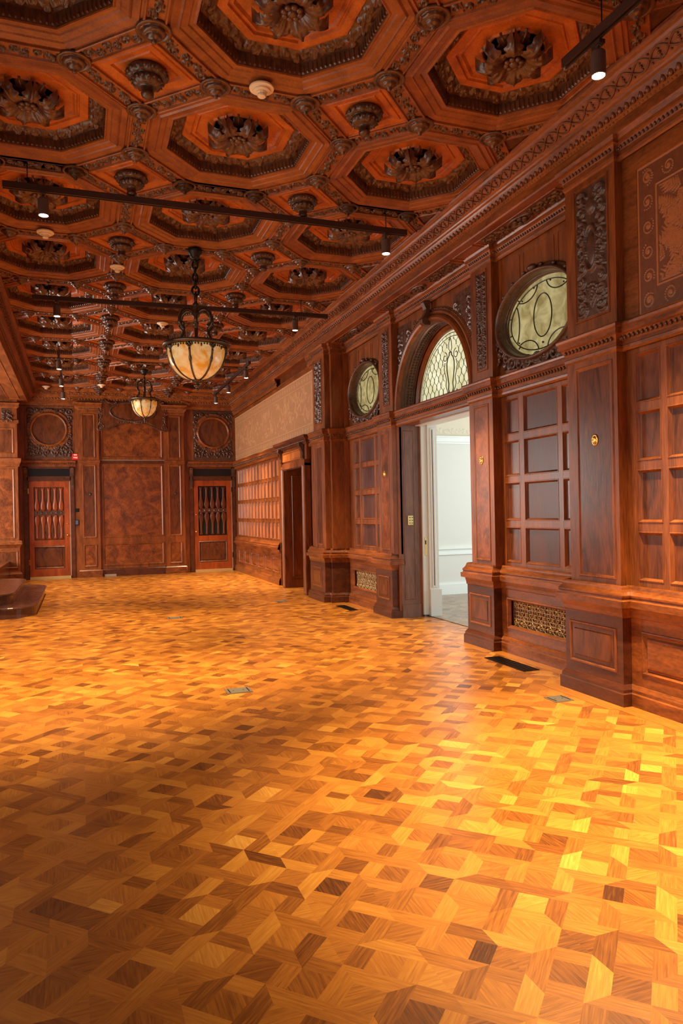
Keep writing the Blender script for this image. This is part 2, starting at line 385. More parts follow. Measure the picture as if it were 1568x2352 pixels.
# ---------------------------------------------------------------- floor: parquet pieces, one mesh
def parquet(name, mat, region, seed=3):
    x0, x1, y0, y1 = region; rng = random.Random(seed)
    mb = MB(); col = []; uv = []
    per, sq = .168, .102; wv = per-sq; c45 = math.sqrt(.5)
    def W(a, b): return ((a-b)*c45+.0, (a+b)*c45+.02)
    def piece(pts, tone, gd):
        w = [W(*p) for p in pts]
        cx = sum(p[0] for p in w)/len(w); cy = sum(p[1] for p in w)/len(w)
        if cx < x0 or cx > x1 or cy < y0 or cy > y1: return
        w = [(min(max(p[0], x0), x1), min(max(p[1], y0), y1)) for p in w]
        mb.add([(p[0], p[1], 0) for p in w], [tuple(range(len(w)))])
        ru, rv = rng.random()*9, rng.random()*9; g = (math.cos(gd), math.sin(gd))
        for p in pts:
            col.append(tone); uv.append((p[0]*g[0]+p[1]*g[1]+ru, -p[0]*g[1]+p[1]*g[0]+rv))
    def tone(b=.0): return max(0, min(1, rng.gauss(.44+b, .14)))
    diag = {}
    def node(i, j):
        if (i, j) not in diag:
            # diagonal direction and which strips take its two triangles
            diag[(i, j)] = ((i+j) % 2 if rng.random() < .85 else rng.randrange(2), rng.randrange(2), rng.randrange(2))
        return diag[(i, j)]
    R = int(max(abs(x0)+abs(x1), abs(y0)+abs(y1))*1.6/per)+2
    for i in range(-R, R):
        for j in range(-R, R):
            a, b = i*per, j*per; c = W(a, b)
            if c[0] < x0-.3 or c[0] > x1+.3 or c[1] < y0-.3 or c[1] > y1+.3: continue
            # node square [a,a+wv]x[b,b+wv]; tile square [a+wv,a+per]x[b+wv,b+per]
            t = tone(.0); gq = PI/4 if (i+j) % 2 else -PI/4
            q = [(a+wv, b+wv), (a+per, b+wv), (a+per, b+per), (a+wv, b+per)]
            if rng.random() < .35:
                piece(q[:3], t, gq); piece([q[0], q[2], q[3]], t+rng.uniform(-.06, .06), gq)
            else: piece(q, t-.03 if rng.random() < .8 else t-.10, gq)
            # strip along a, between node (i,j) and node (i+1,j)
            d0, s0, t0 = node(i, j); d1, s1, t1 = node(i+1, j)
            pts = [(a+wv, b)]
            # node i: its triangle on the +a side
            right = (a+wv, b), (a+wv, b+wv)
            own0 = (t0 == 0); own1 = (s1 == 0)
            P0 = [(a+wv, b), (a+wv, b+wv)]
            # triangle touching +a side: for '/' (d=0) lower right corner piece, for '\\' upper right piece
            lo, hi = (a+wv, b), (a+wv, b+wv)
            if own0:
                if d0 == 0: lo = (a, b)
                else: hi = (a, b+wv)
            lo2, hi2 = (a+per, b), (a+per, b+wv)
            if own1:
                if d1 == 0: hi2 = (a+per+wv, b+wv)
                else: lo2 = (a+per+wv, b)
            piece([lo, lo2, hi2, hi], tone(), 0)
            # strip along b, between node (i,j) and node (i,j+1)
            d1, s1, t1 = node(i, j+1)
            lf, rt = (a, b+wv), (a+wv, b+wv)
            if d0 == 0 and s0 == 1: rt = (a+wv, b+wv); lf = (a, b)
            if d0 == 1 and t0 == 1: rt = (a+wv, b+wv); lf = (a, b+wv)
            if d0 == 0:
                lf = (a, b) if s0 == 1 else (a, b+wv); rt = (a+wv, b+wv)
            else:
                rt = (a+wv, b) if t0 == 1 else (a+wv, b+wv); lf = (a, b+wv)
            lf2, rt2 = (a, b+per), (a+wv, b+per)
            if d1 == 0:
                if t1 == 1: rt2 = (a+wv, b+per+wv)
            else:
                if s1 == 1: lf2 = (a, b+per+wv)
            piece([lf, rt, rt2, lf2], tone(), PI/2)
    # plain boards under everything, seen where two neighbouring strips both leave a corner free
    mb.add([(x0, y0, -.0008), (x1, y0, -.0008), (x1, y1, -.0008), (x0, y1, -.0008)], [(0, 1, 2, 3)])
    col += [.3]*4; uv += [(x0, y0), (x1, y0), (x1, y1), (x0, y1)]
    mb.col = np.array(col, np.float32); mb.uv = uv
    return mb.build(name, mat)
hall_floor = parquet('floor', M['parquet'], (-3.7, 4.16, -3.0, 17.25))
tag(hall_floor, 'glossy orange parquet floor of squares and mitred strips', 'floor', kind='structure')
wf = parquet('floor', M['parquet_grey'], (4.16, 8.4, 4.6, 10.3), 5)
tag(wf, 'parquet floor, greyed by painted white reflection, of the white room beyond the doorway', 'floor', kind='structure')
mb = MB(); mb.box(4.15, 4.17, 6.2, 8.3, 0, .004); tag(mb.build('trim_2', M['line']), 'thin dark seam where the two parquet floors meet', 'threshold', kind='structure')
# plain border boards along the right wall
mb = MB(); col = []; uv = []
bp = [(3.60, -3), (3.49, -3), (3.49, 3.87)]
def board(x0, x1, y0, y1, t):
    mb.add([(x0, y0, .0012), (x1, y0, .0012), (x1, y1, .0012), (x0, y1, .0012)], [(0, 1, 2, 3)])
    for p in ((x0, y0), (x1, y0), (x1, y1), (x0, y1)): col.append(t); uv.append((p[1], p[0]))
for a, b, c, d in ((3.33, 3.47, -3, 3.86), (3.28, 3.42, 3.86, 4.62), (3.62, 3.80, 4.6, 5.88), (3.55, 3.68, 5.86, 6.42), (3.55, 3.68, 8.24, 8.8), (3.62, 3.80, 8.8, 9.95), (3.28, 3.42, 10.1, 10.95), (3.38, 3.5, 12.9, 16.95)):
    y = c
    while y < d:
        e = min(d, y+.9); board(a, (a+b)/2, y, e, .42+.1*random.random()); board((a+b)/2, b, y, e, .4+.12*random.random()); y = e
mb.col = np.array(col, np.float32); mb.uv = uv
tag(mb.build('trim_1', M['parquet']), 'plain board border along the foot of the panelled wall', 'floor border', kind='structure')

# ---------------------------------------------------------------- right wall shell
XB = 4.12           # hall-side face of the white room
def grid_wall(P, s_cells, z_cells, zpan, sA, sB, zA, zB, matf, matp, parent, wide=None):
    """background plate in panel wood, stiles and rails standing proud, moulded edges; s_cells and z_cells are openings"""
    f = MB(); pn = MB(); pw_ = MB()
    xs = [sA]+[v for c in s_cells for v in c]+[sB]; zs = [zA]+[v for c in z_cells for v in c]+[zB]
    for k in range(0, len(xs), 2):
        f.pbox(P, xs[k], xs[k+1], zA, zB, -.03, 0)
    for (a, b) in s_cells:
        for k in range(0, len(zs), 2): f.pbox(P, a, b, zs[k], zs[k+1], -.03, -.0006)
        for (c, d) in z_cells:
            f.nested(P, a, b, c, d, [(0, 0), (.003, .003), (.008, .003), (.009, .0), (.022, -.019)], False)
            (pw_ if (b-a) > .4 and matp == M['panel_dark'] else pn).nested(P, a+.022, b-.022, c+.022, d-.022, [(0, -.020), (.002, -.0205)])
    f.build('panel_frame', matf, parent); pn.build('panel_field', M['panel'] if matp == M['panel_dark'] else matp, parent)
    if pw_.v: pw_.build('dark_panel_field', matp, parent)

ZR = [(.845, 1.178), (1.236, 1.594), (1.65, 1.985), (2.04, 2.375)]
PLINTH = [(.034, 0), (.034, .085), (.024, .092), (.024, .112), (.010, .132), (.004, .14), (0, .142)]
DADO = [(0, .592), (.008, .60), (.010, .625), (.016, .650), (.018, .663), (.048, .667), (.050, .711), (.034, .717), (.03, .730), (.036, .738), (.036, .748), (.018, .770), (.010, .785), (.006, .80), (0, .812)]
ENT = [(0, 2.405), (.012, 2.42), (.014, 2.44), (.008, 2.446), (.008, 2.47), (.03, 2.512), (.046, 2.520), (.046, 2.560), (.054, 2.566), (.058, 2.582), (.050, 2.594), (.0, 2.604)]
TOP = [(0, 3.70), (.010, 3.712), (.014, 3.730), (.008, 3.736), (.008, 3.765), (.03, 3.80), (.042, 3.806), (.042, 3.828), (.052, 3.852)]
def trim_run(path, parent, name='moulding', low=True, mid=True, top=True, mat=None, side=1):
    mb = MB()
    if low: mb.sweep(path, PLINTH, side); mb.sweep(path, DADO, side)
    if mid: mb.sweep(path, ENT, side)
    if top: mb.sweep(path, TOP, side)
    o = mb.build(name, mat or M['frame_h'], parent)
    b = MB()
    if mid: b.beads(path, .026, 2.492, .040, .0125, True, side)
    if top: b.beads(path, .022, 3.782, .034, .0105, True, side)
    if b.v: b.build('bead_row', M['carved'], parent, smooth=True)
    return o
def plate_ellipse(mb, P, s0, s1, z0, z1, cs, cz, a, b, n):
    ang = sorted(set([2*PI*k/72 for k in range(72)]+[math.atan2(z-cz, s-cs) % (2*PI) for s in (s0, s1) for z in (z0, z1)]))
    inner, outer = [], []
    for t in ang:
        c, s_ = math.cos(t), math.sin(t); r = 1/math.sqrt((c/a)**2+(s_/b)**2)
        ks = [((s1 if c > 0 else s0)-cs)/c if abs(c) > 1e-9 else 9, ((z1 if s_ > 0 else z0)-cz)/s_ if abs(s_) > 1e-9 else 9]; k = min(ks)
        inner.append(P(cs+r*c, cz+r*s_, n)); outer.append(P(cs+k*c, cz+k*s_, n))
    return mb.loops([inner, outer])
def plate_arch(mb, P, s0, s1, z0, z1, cs, r, n):
    ang = sorted(set([PI*k/48 for k in range(49)]+[math.atan2(z1-z0, s-cs) for s in (s0, s1)]))
    inner, outer = [], []
    for t in ang:
        c, s_ = math.cos(t), math.sin(t)
        ks = [((s1 if c > 0 else s0)-cs)/c if abs(c) > 1e-9 else 9, (z1-z0)/s_ if s_ > 1e-9 else 9]; k = min(ks)
        inner.append(P(cs+r*c, z0+r*s_, n)); outer.append(P(cs+k*c, z0+k*s_, n))
    return mb.loops([inner, outer], False)

wall_r = empty('wall_right', (3.5, 7.2, 0), 'panelled mahogany wall on the right with piers, windows and doorways', 'wall', kind='structure')
# solid backing
mb = MB()
mb.box(3.56, XB, -3.0, 3.93, 0, 4.3)                       # behind the near bay
mb.box(3.56, XB, 3.93, 4.45, 0, 4.3)
mb.box(3.82, XB, 4.4, 5.98, 0, 2.55); mb.box(3.82, XB, 5.9, 6.31, 0, 2.46)
mb.box(3.82, XB, 8.25, 10.0, 0, 2.55)
mb.box(3.56, XB, 10.1, 11.27, 0, 4.3); mb.box(3.56, XB, 12.45, 17.2, 0, 4.3); mb.box(3.56, XB, 11.27, 12.45, 2.14, 4.3)
mb.box(XB-.04, XB+.9, 11.0, 12.8, 0, 2.4)
mb.box(3.80, XB, 4.4, 10.15, 3.84, 4.3)
for a, b in ((4.4, 4.66), (5.9, 6.3), (8.26, 8.7), (9.95, 10.12)): mb.box(3.82, XB, a, b, 2.5, 4.0)
mb.build('wall_core', M['panel'], wall_r)

def bay_low(s0, s1, xp, cells, ped_panels, name, matp=None, grille=False):
    """dado and square panelling of one bay, built as children of the wall"""
    P = PX(xp); Pp = PX(xp-.028)
    f = MB()
    ped_panels = sorted(ped_panels)
    xs = [s0]+[v for c in ped_panels for v in c]+[s1]
    for k in range(0, len(xs), 2): f.pbox(Pp, xs[k], xs[k+1], 0, .60, -.05, 0)
    for (a, b) in ped_panels:
        f.pbox(Pp, a, b, 0, .225, -.05, -.0005); f.pbox(Pp, a, b, .515, .60, -.05, -.0005)
        if grille: f.nested(Pp, a, b, .225, .515, og(1.1, 0, -.02), False)
        else: f.nested(Pp, a, b, .225, .515, [(0, 0), (.004, .006), (.012, .008), (.02, -.004), (.03, -.012), (.036, -.012), (.05, 0), (.06, .001)])
        if not grille: f.pbox(Pp, a, b, .225, .515, -.05, -.02)
    f.pbox(Pp, s0, s1, .60, .80, -.05, 0)
    f.build('dado', M['frame_h'], wall_r)
    grid_wall(P, cells, ZR, None, s0, s1, .78, 2.43, M['frame'], matp or M['panel'], wall_r)
# near bay W0, recesses, far bay W1
cells0 = [(3.62, 3.842)]
y = 3.572
wd = [.50, .22]
k = 0
while y > -2.6:
    ww = wd[k % 2]; cells0.insert(0, (y-ww, y)); y -= ww+.052; k += 1
bay_low(-3.0, 3.935, 3.53, cells0, [(3.02+.0, 3.80), (2.08, 2.90), (1.14, 1.96), (.2, 1.02), (-.74, .08), (-1.68, -.86), (-2.62, -1.80)], 'near', M['panel'])
bay_low(4.5, 5.90, 3.795, [(4.742, 4.978), (5.035, 5.53), (5.597, 5.84)], [(4.80, 5.80)], 'rec1', M['panel_dark'], True)
bay_low(8.64, 9.97, 3.795, [(8.73, 8.965), (9.02, 9.515), (9.575, 9.81)], [(8.86, 9.86)], 'rec2', M['panel_dark'], True)
cells1 = []
y = 13.06
while y < 16.75: cells1.append((y, y+.232)); y += .288
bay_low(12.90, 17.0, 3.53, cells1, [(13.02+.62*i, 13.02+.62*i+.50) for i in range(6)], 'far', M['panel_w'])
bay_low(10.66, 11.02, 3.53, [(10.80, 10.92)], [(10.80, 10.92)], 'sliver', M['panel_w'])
# mouldings along the wall planes
trim_run([(3.50, -3.0), (3.50, 3.93)], wall_r)
trim_run([(3.765, 4.6), (3.765, 5.90)], wall_r)
trim_run([(3.765, 8.66), (3.765, 9.96)], wall_r)
trim_run([(3.50, 10.7), (3.50, 11.03)], wall_r)
trim_run([(3.50, 12.93), (3.50, 17.0)], wall_r)
# upper walls: leather friezes have plain frames, recesses have an oval opening
mb = MB()
mb.pbox(PX(3.53), -3.0, 3.93, 2.60, 2.615, -.03, 0); mb.pbox(PX(3.53), -3.0, 3.93, 3.592, 3.72, -.03, .004); mb.pbox(PX(3.53), 3.795, 3.93, 2.6, 3.72, -.03, .002)
mb.pbox(PX(3.53), 10.66, 17.0, 2.59, 2.625, -.03, 0); mb.pbox(PX(3.53), 10.66, 17.0, 3.63, 3.72, -.03, .004)
mb.pbox(PX(3.53), 10.62, 10.80, 2.6, 3.72, -.03, .002)
mb.build('frieze_border', M['frame_h'], wall_r)
OV = [(5.283, 3.045), (9.245, 3.045)]; OA, OB = .55, .345
for (cs, cz), (s0, s1) in zip(OV, ((4.62, 5.90), (8.66, 9.96))):
    mb = MB(); plate_ellipse(mb, PX(3.795), s0, s1, 2.58, 3.86, cs, cz, OA+.03, OB+.03, 0)
    mb.build('oval_panel', M['frame'], wall_r)
    mb = MB()
    for s_ in (s0+.36, s0+.42, s1-.36, s1-.42): mb.pbox(PX(3.795), s_-.006, s_+.006, 3.40, 3.655, -.002, .004)
    for s_ in (s0+.06, s1-.06): mb.pbox(PX(3.795), s_-.005, s_+.005, 3.05, 3.655, -.002, .004)
    mb.pbox(PX(3.795), s0+.055, s1-.055, 3.652, 3.664, -.002, .005)
    mb.build('panel_moulding', M['frame'], wall_r)
# doorway head with the arch
CY, AR = 7.28, .95
mb = MB(); plate_arch(mb, PX(3.795), 6.28, 8.27, 2.58, 3.86, CY, AR, 0)
mb.build('spandrel', M['frame'], wall_r)
trim_run([(3.765, 6.24), (3.765, 8.28)], wall_r, low=False, mid=False)
for sg in (1, -1):     # carved corner panels beside the arch
    mb = MB(); nu, nv = 44, 60; w_, h_ = .40, .62
    H = carve_panel(w_, h_, nu, nv, 31, .016, False)
    for j in range(nv):
        for i in range(nu):
            s = .52+w_*i/(nu-1); z = 3.02+h_*j/(nv-1)
            d = math.hypot(s, z-2.58)-(AR+.09)
            if d < 0 or s > .93 or z > 3.63: H[j, i] = -.02 if d < 0 else 0
            elif d < .02: H[j, i] *= d/.02
    mb.grid(PX(3.792), CY+sg*.52, CY+sg*(.52+w_), 3.02, 3.02+h_, H)
    mb.f = [f for f in mb.f if all(math.hypot(mb.v[k][1]-CY, mb.v[k][2]-2.58) > AR+.085 for k in f)]; mb.build('spandrel_carving', M['carved'], wall_r, smooth=True)
mb = MB()
P = PX(3.795)
for r, st in ((AR, [(0, -.02), (0, .02), (.012, .034), (.03, .034), (.042, .02), (.05, .012), (.075, .012), (.085, .0)]),):
    mb.ellipse_rings(P, CY, 2.60, r, r, st, 60, 0, PI)
mb.ellipse_rings(P, CY, 2.60, AR-.07, AR-.07, [(0, -.06), (-.004, .03), (.008, .055), (.03, .066), (.052, .055), (.066, .03), (.07, -.02)], 60, 0, PI)
mb.build('arch_moulding', M['frame'], wall_r, smooth=False)
mb = MB()
for k in range(96):
    t = PI*(k+.5)/96; q = P(CY+(AR+.062)*math.cos(t), 2.60+(AR+.062)*math.sin(t), .016); mb.ball(q, .0105)
mb.build('arch_beads', M['carved'], wall_r, smooth=True)
# deep soffit of the arch with a guilloche band
mb = MB(); r0 = AR-.075
mb.ellipse_rings(P, CY, 2.60, r0, r0, [(0, .0), (0, -.05), (-.012, -.055), (-.012, -.07), (0, -.075), (0, -.165), (-.012, -.17), (-.012, -.185), (0, -.19), (0, -.225)], 60, 0, PI)
mb.build('arch_soffit', M['panel'], wall_r)
mb = MB()
for k in range(74):
    t = PI*(k+.5)/74
    for nn in (-.10, -.14):
        q = P(CY+(r0-.004)*math.cos(t), 2.60+(r0-.004)*math.sin(t), nn); mb.ball(q, .014, .014, .014)
mb.build('soffit_beads', M['dark_carved'], wall_r, smooth=True)
# transom beam between doorway and arch
mb = MB(); pth = [(3.755, 6.25), (3.755, 8.28)]
mb.sweep(pth, ENT); mb.box(3.755, 4.12, 6.25, 8.28, 2.43, 2.60); mb.build('transom_beam', M['frame_h'], wall_r)
mb = MB(); mb.beads(pth, .026, 2.492, .040, .0125, True); mb.build('bead_row', M['carved'], wall_r, smooth=True)
mb = MB(); mb.box(4.02, 4.10, 6.33, 8.21, 2.418, 2.43); mb.build('head_lining', M['white'], wall_r)
# console at the crown of the arch
mb = MB()
pr_ = [(-.02, 3.44), (.05, 3.44), (.08, 3.46), (.085, 3.50), (.06, 3.54), (.035, 3.58), (.03, 3.62), (.05, 3.66), (.065, 3.69), (.05, 3.715), (-.02, 3.72)]
rings = [[(3.74-n, CY-.01+s, z) for (n, z) in pr_] for s in (-.035, .035)]
mb.loops(rings, True, True, True); curl(mb, PX(3.62), CY+.055, 3.47, .04, 0, 1.2, 1, .0, .008); mb.build('keystone_console', M['dark_carved'], wall_r)
# doorway jambs
for ys, sg, nm in ((8.225, -1, 'far'), (6.335, 1, 'near')):
    mb = MB(); J = (lambda s, z, n, ys=ys, sg=sg: (s, ys+sg*n, z))
    mb.pbox(J, 3.801, 4.061, 0, 2.43, -.05, 0)
    mb.nested(J, 3.845, 4.005, .22, 2.36, [(0, .0005), (.006, .009), (.012, .009), (.02, -.002), (.026, -.003)], False)
    mb.nested(J, 3.871, 3.979, .246, 2.334, [(0, .001), (.001, .0012)])
    mb.pbox(J, 3.802, 4.06, 0, .16, 0, .012)
    mb.build('door_jamb', M['jamb'], wall_r)
    mb = MB(); mb.pbox(J, 3.765, 3.80, 0, 2.43, -.02, .006); mb.pbox(J, 4.062, 4.088, 0, 2.43, -.03, .006); mb.build('jamb_edge', M['frame'], wall_r)

# ---------------------------------------------------------------- carved soffit and cornice
cor = empty('trim_3', (3.4, 7.2, 3.85), 'deep carved cornice and beam running along the right wall under the ceiling', 'cornice', kind='structure')
CORN = [(.26, 4.165), (.255, 4.150), (.25, 4.146), (.24, 4.135), (.225, 4.128), (.215, 4.112), (.150, 4.036), (.140, 4.028), (.134, 4.016), (.118, 4.008), (.112, 3.996)]
CORN2 = [(.066, 3.940), (.060, 3.934), (.060, 3.862), (.052, 3.850), (-.30, 3.850)]
def cornice_run(path, side, parent, nm):
    mb = MB(); mb.sweep(path, CORN, side); mb.sweep(path, CORN2, side); mb.sweep(path, [(.112, 3.996), (.090, 3.962), (.066, 3.940)], side)
    mb.build('cornice_body', M['frame_h'], parent)
    a = MB()
    for i in range(len(path)-1):
        p0, p1 = Vector(path[i]), Vector(path[i+1]); d = (p1-p0); Lg = d.length
        if Lg < .2: continue
        d.normalize(); nn = Vector((-d.y, d.x))*side; k = int(Lg/.062)
        for j in range(k):           # egg and dart
            c = p0+d*((j+.5)*Lg/k); q = c+nn*.094; a.ball((q.x, q.y, 3.972), .020, .020, .026, 6, 4)
            q2 = c+d*(Lg/k/2)+nn*.094; a.ball((q2.x, q2.y, 3.968), .006, .006, .024, 4, 3)
        k = int(Lg/.034)
        for j in range(k): c = p0+d*((j+.5)*Lg/k)+nn*.066; a.ball((c.x, c.y, 3.946), .011, .011, .011, 5, 3)
    a.build('egg_and_dart', M['ribbon'], parent, smooth=True)
    # interlaced ribbon on the sloping band
    b = MB()
    for i in range(len(path)-1):
        p0, p1 = Vector(path[i]), Vector(path[i+1]); d = (p1-p0); Lg = d.length
        if Lg < .2: continue
        d.normalize(); nn = Vector((-d.y, d.x))*side; k = max(1, round(Lg/.15))
        def Q(t, q, up=.0):
            c = p0+d*t+nn*(.215-.065*q+up*.7); return (c.x, c.y, 4.112-.076*q-up*.75)
        for j in range(k):
            L0 = Lg/k*j; st = Lg/k
            for ph in (0, 1):
                pts = [Q(L0+st*m/6, .5+.38*math.sin(PI*m/6)*(1 if (j+ph) % 2 else -1), .004) for m in range(7)]
                b.tube(pts, .0065, 4)
            c = Q(L0+st*.5, .5, .006); b.ball(c, .012, .012, .010, 6, 3)
            for m in (-1, 1): c = Q(L0+st*.5, .5+m*.2, .004); b.ball(c, .009, .009, .007, 5, 3)
            c = Q(L0, .5+.3, .003); b.ball(c, .010, .010, .008, 5, 3); c = Q(L0, .5-.3, .003); b.ball(c, .010, .010, .008, 5, 3)
    b.build('ribbon_carving', M['ribbon'], parent, smooth=True)
XC = 3.50
cornice_run([(XC, -3.0), (XC, 17.05)], 1, cor, 'r')
# carved panels on the soffit of the recess
mb = MB(); 
S = lambda s, z, n: (3.50+z, s, 3.849-n)
soff = MB()
for (a, b) in ((4.66, 5.88), (5.92, 6.30), (6.36, 8.20), (8.26, 8.64), (8.70, 9.94)):
    soff.nested(S, a, b, .03, .235, [(0, .0), (.004, .006), (.014, .006), (.02, -.008), (.024, -.012)], False)
    soff.nested(S, a+.024, b-.024, .054, .211, [(0, -.0), (.001, .0004)])
soff.build('soffit_frame', M['frame_h'], cor)
for (a, b) in ((4.70, 5.12), (5.45, 5.84), (6.42, 7.0), (7.56, 8.14), (8.76, 9.1), (9.4, 9.88)):
    mb = MB(); H = rib_relief(b-a, .15, 80, 26, int(a*10), .014, 4); mb.grid(S, a, b, .057, .208, H+.001); mb.build('soffit_carving', M['carved'], cor, smooth=True)
for c in (5.283, 7.28, 9.245):
    mb = MB(); mb.ellipse_rings(S, c, .132, .17, .075, [(0, 0), (0, .012), (-.012, .018), (-.024, .010), (-.028, .0)], 32)
    for k in range(6): mb.ball((3.632+.03*math.sin(k*1.05), c+.07*math.cos(k*1.05), 3.84), .025, .034, .016, 8, 5)
    mb.build('soffit_boss', M['dark_carved'], cor, smooth=True)

# ---------------------------------------------------------------- pilasters of the right wall
def off_path(path, o):
    """move a polyline outwards (left-hand side) by o"""
    n = len(path); out = []
    for i in range(n):
        ns = []
        if i > 0: d = (Vector(path[i])-Vector(path[i-1])).normalized(); ns.append(Vector((-d.y, d.x)))
        if i < n-1: d = (Vector(path[i+1])-Vector(path[i])).normalized(); ns.append(Vector((-d.y, d.x)))
        m = ns[0] if len(ns) == 1 else (ns[0]+ns[1])/(1+ns[0].dot(ns[1]))
        out.append((path[i][0]+m.x*o, path[i][1]+m.y*o))
    return out
def medallion(P, s, z, n, parent, mat='brass', r=.033):
    mb = MB()
    for rr in [[(0, 0), (0, .004), (-.003, .006), (-.008, .005), (-.012, .003), (-.014, .006), (-.018, .010), (-.022, .010)]]:
        mb.ellipse_rings(P, s, z, r, r*1.25, [(d*r/.026, n+h) for d, h in rr], 24, cap=True)
    for k in range(8): mb.ball(P(s+r*.68*math.cos(k*PI/4), z+r*.85*math.sin(k*PI/4), n+.006), .0035)
    return mb.build('brass_medallion', M[mat], parent, smooth=True)
def pilaster(name, ped, shaft, xf, path_fn, pan_ped, pan_low, pan_up, med, label, seed=1, group=None, cat='pilaster', upper=None):
    """path_fn(y0, y1, x) gives the plan of the pier; ped, shaft are (y0, y1)"""
    r = empty(name, ((xf+.12), (ped[0]+ped[1])/2, 0), label, cat, group)
    pp = path_fn(ped[0], ped[1], xf); ps = path_fn(shaft[0], shaft[1], xf+.02); pu = path_fn((upper or shaft)[0], (upper or shaft)[1], xf+.03)
    mb = MB(); mb.sweep(pp, [(0, 0), (0, .61)]); mb.sweep(pp, PLINTH); mb.build('pedestal', M['plinth'], r)
    mb = MB(); mb.sweep(pp, DADO); mb.build('dado_cap', M['frame_h'], r)
    P = PX(xf)
    mb = MB(); mb.nested(P, *pan_ped, .212, .515, [(0, .0005), (.004, .008), (.014, .008), (.022, -.002), (.034, .000)], False); mb.build('pedestal_moulding', M['frame'], r)
    mb = MB(); mb.nested(P, pan_ped[0]+.034, pan_ped[1]-.034, .246, .481, [(0, .0008), (.018, .0012), (.026, .008), (.03, .008)]); mb.build('pedestal_panel', M['panel'], r)
    mb = MB(); mb.sweep(ps, [(0, .80), (0, 2.42)]); mb.build('shaft', M['frame'], r)
    P = PX(xf+.02)
    mb = MB(); mb.nested(P, *pan_low, .845, 2.365, [(0, .0005), (.005, .008), (.016, .008), (.026, -.002), (.032, .001)], False); mb.build('shaft_moulding', M['frame'], r)
    mb = MB(); mb.nested(P, pan_low[0]+.032, pan_low[1]-.032, .877, 2.333, [(0, .0012), (.002, .0014)]); sp_ = mb.build('shaft_panel', M['burl'] if xf > 3.6 else M['panel'], r)
    if med: medallion(P, med, 1.825, .002, sp_)
    trim_run(ps, r, 'entablature', low=False, mid=True, top=False)
    mb = MB(); mb.sweep(pu, [(0, 2.59), (0, 3.71)]); mb.build('upper_shaft', M['frame'], r)
    P = PX(xf+.03); w_, h_ = pan_up[1]-pan_up[0]-.05, .90
    mb = MB(); mb.nested(P, *pan_up, 2.69, 3.668, [(0, .0005), (.005, .010), (.014, .010), (.02, -.001), (.025, .001)], False); mb.build('upper_moulding', M['frame'], r)
    mb = MB(); H = carve_panel(w_, .928, 46, 150, seed, .020); mb.grid(P, pan_up[0]+.025, pan_up[1]-.025, 2.715, 3.643, H+.001)
    mb.build('carved_panel', M['dark_carved'] if xf < 3.5 and ped[0] < 5 else M['carved'], r, smooth=True)
    trim_run(pu, r, 'capital', low=False, mid=False, top=True)
    return r
def pathA(y0, y1, x):       # near deep pier: wall bay, front, then stepping back into the recess
    d = .17
    if True: return [(3.56, y0), (x, y0), (x, y1), (3.52+(x-3.43)*.5, y1), (3.52+(x-3.43)*.5, y1+.06), (3.71, y1+.06), (3.71, y1+.12), (3.83, y1+.12)]
def pathD(y0, y1, x):
    return [(3.83, y0-.18), (3.71, y0-.18), (3.71, y0-.12), (3.52+(x-3.43)*.5, y0-.12), (3.52+(x-3.43)*.5, y0-.06), (x, y0-.06+.06), (x, y1), (3.56, y1)]
def pathD(y0, y1, x):
    xs = 3.52+(x-3.43)*.5
    return [(3.83, y0-.20), (3.72, y0-.20), (3.72, y0-.145), (xs, y0-.145), (xs, y0-.06), (x, y0-.06), (x, y1), (3.56, y1)]
def pathB(y0, y1, x): return [(3.83, y0), (x, y0), (x, y1), (3.83, y1)]
pilaster('pilaster', (3.895, 4.50), (3.925, 4.45), 3.43, pathA, (3.955, 4.448), (3.965, 4.352), (3.985, 4.35), 4.155,
         'broad pilaster nearest the viewer with a very dark carved upper panel', seed=2)
pilaster('pilaster', (5.895, 6.385), (5.885, 6.315), 3.68, pathB, (5.948, 6.336), (5.955, 6.232), (5.962, 6.165), 6.10,
         'narrow pilaster on the right side of the arched doorway with a brass medallion', seed=3, upper=(5.885, 6.26))
pilaster('pilaster', (8.25, 8.775), (8.225, 8.67), 3.68, pathB, (8.33, 8.70), (8.315, 8.60), (8.285, 8.495), 8.47,
         'narrow pilaster on the far left side of the arched doorway', seed=4, upper=(8.205, 8.62))
pilaster('pilaster', (10.20, 10.86), (10.18, 10.72), 3.43, pathD, (10.29, 10.74), (10.235, 10.55), (10.23, 10.57), None,
         'broad stepped pilaster between the far oval window and the side doorway', seed=5, upper=(10.16, 10.66))

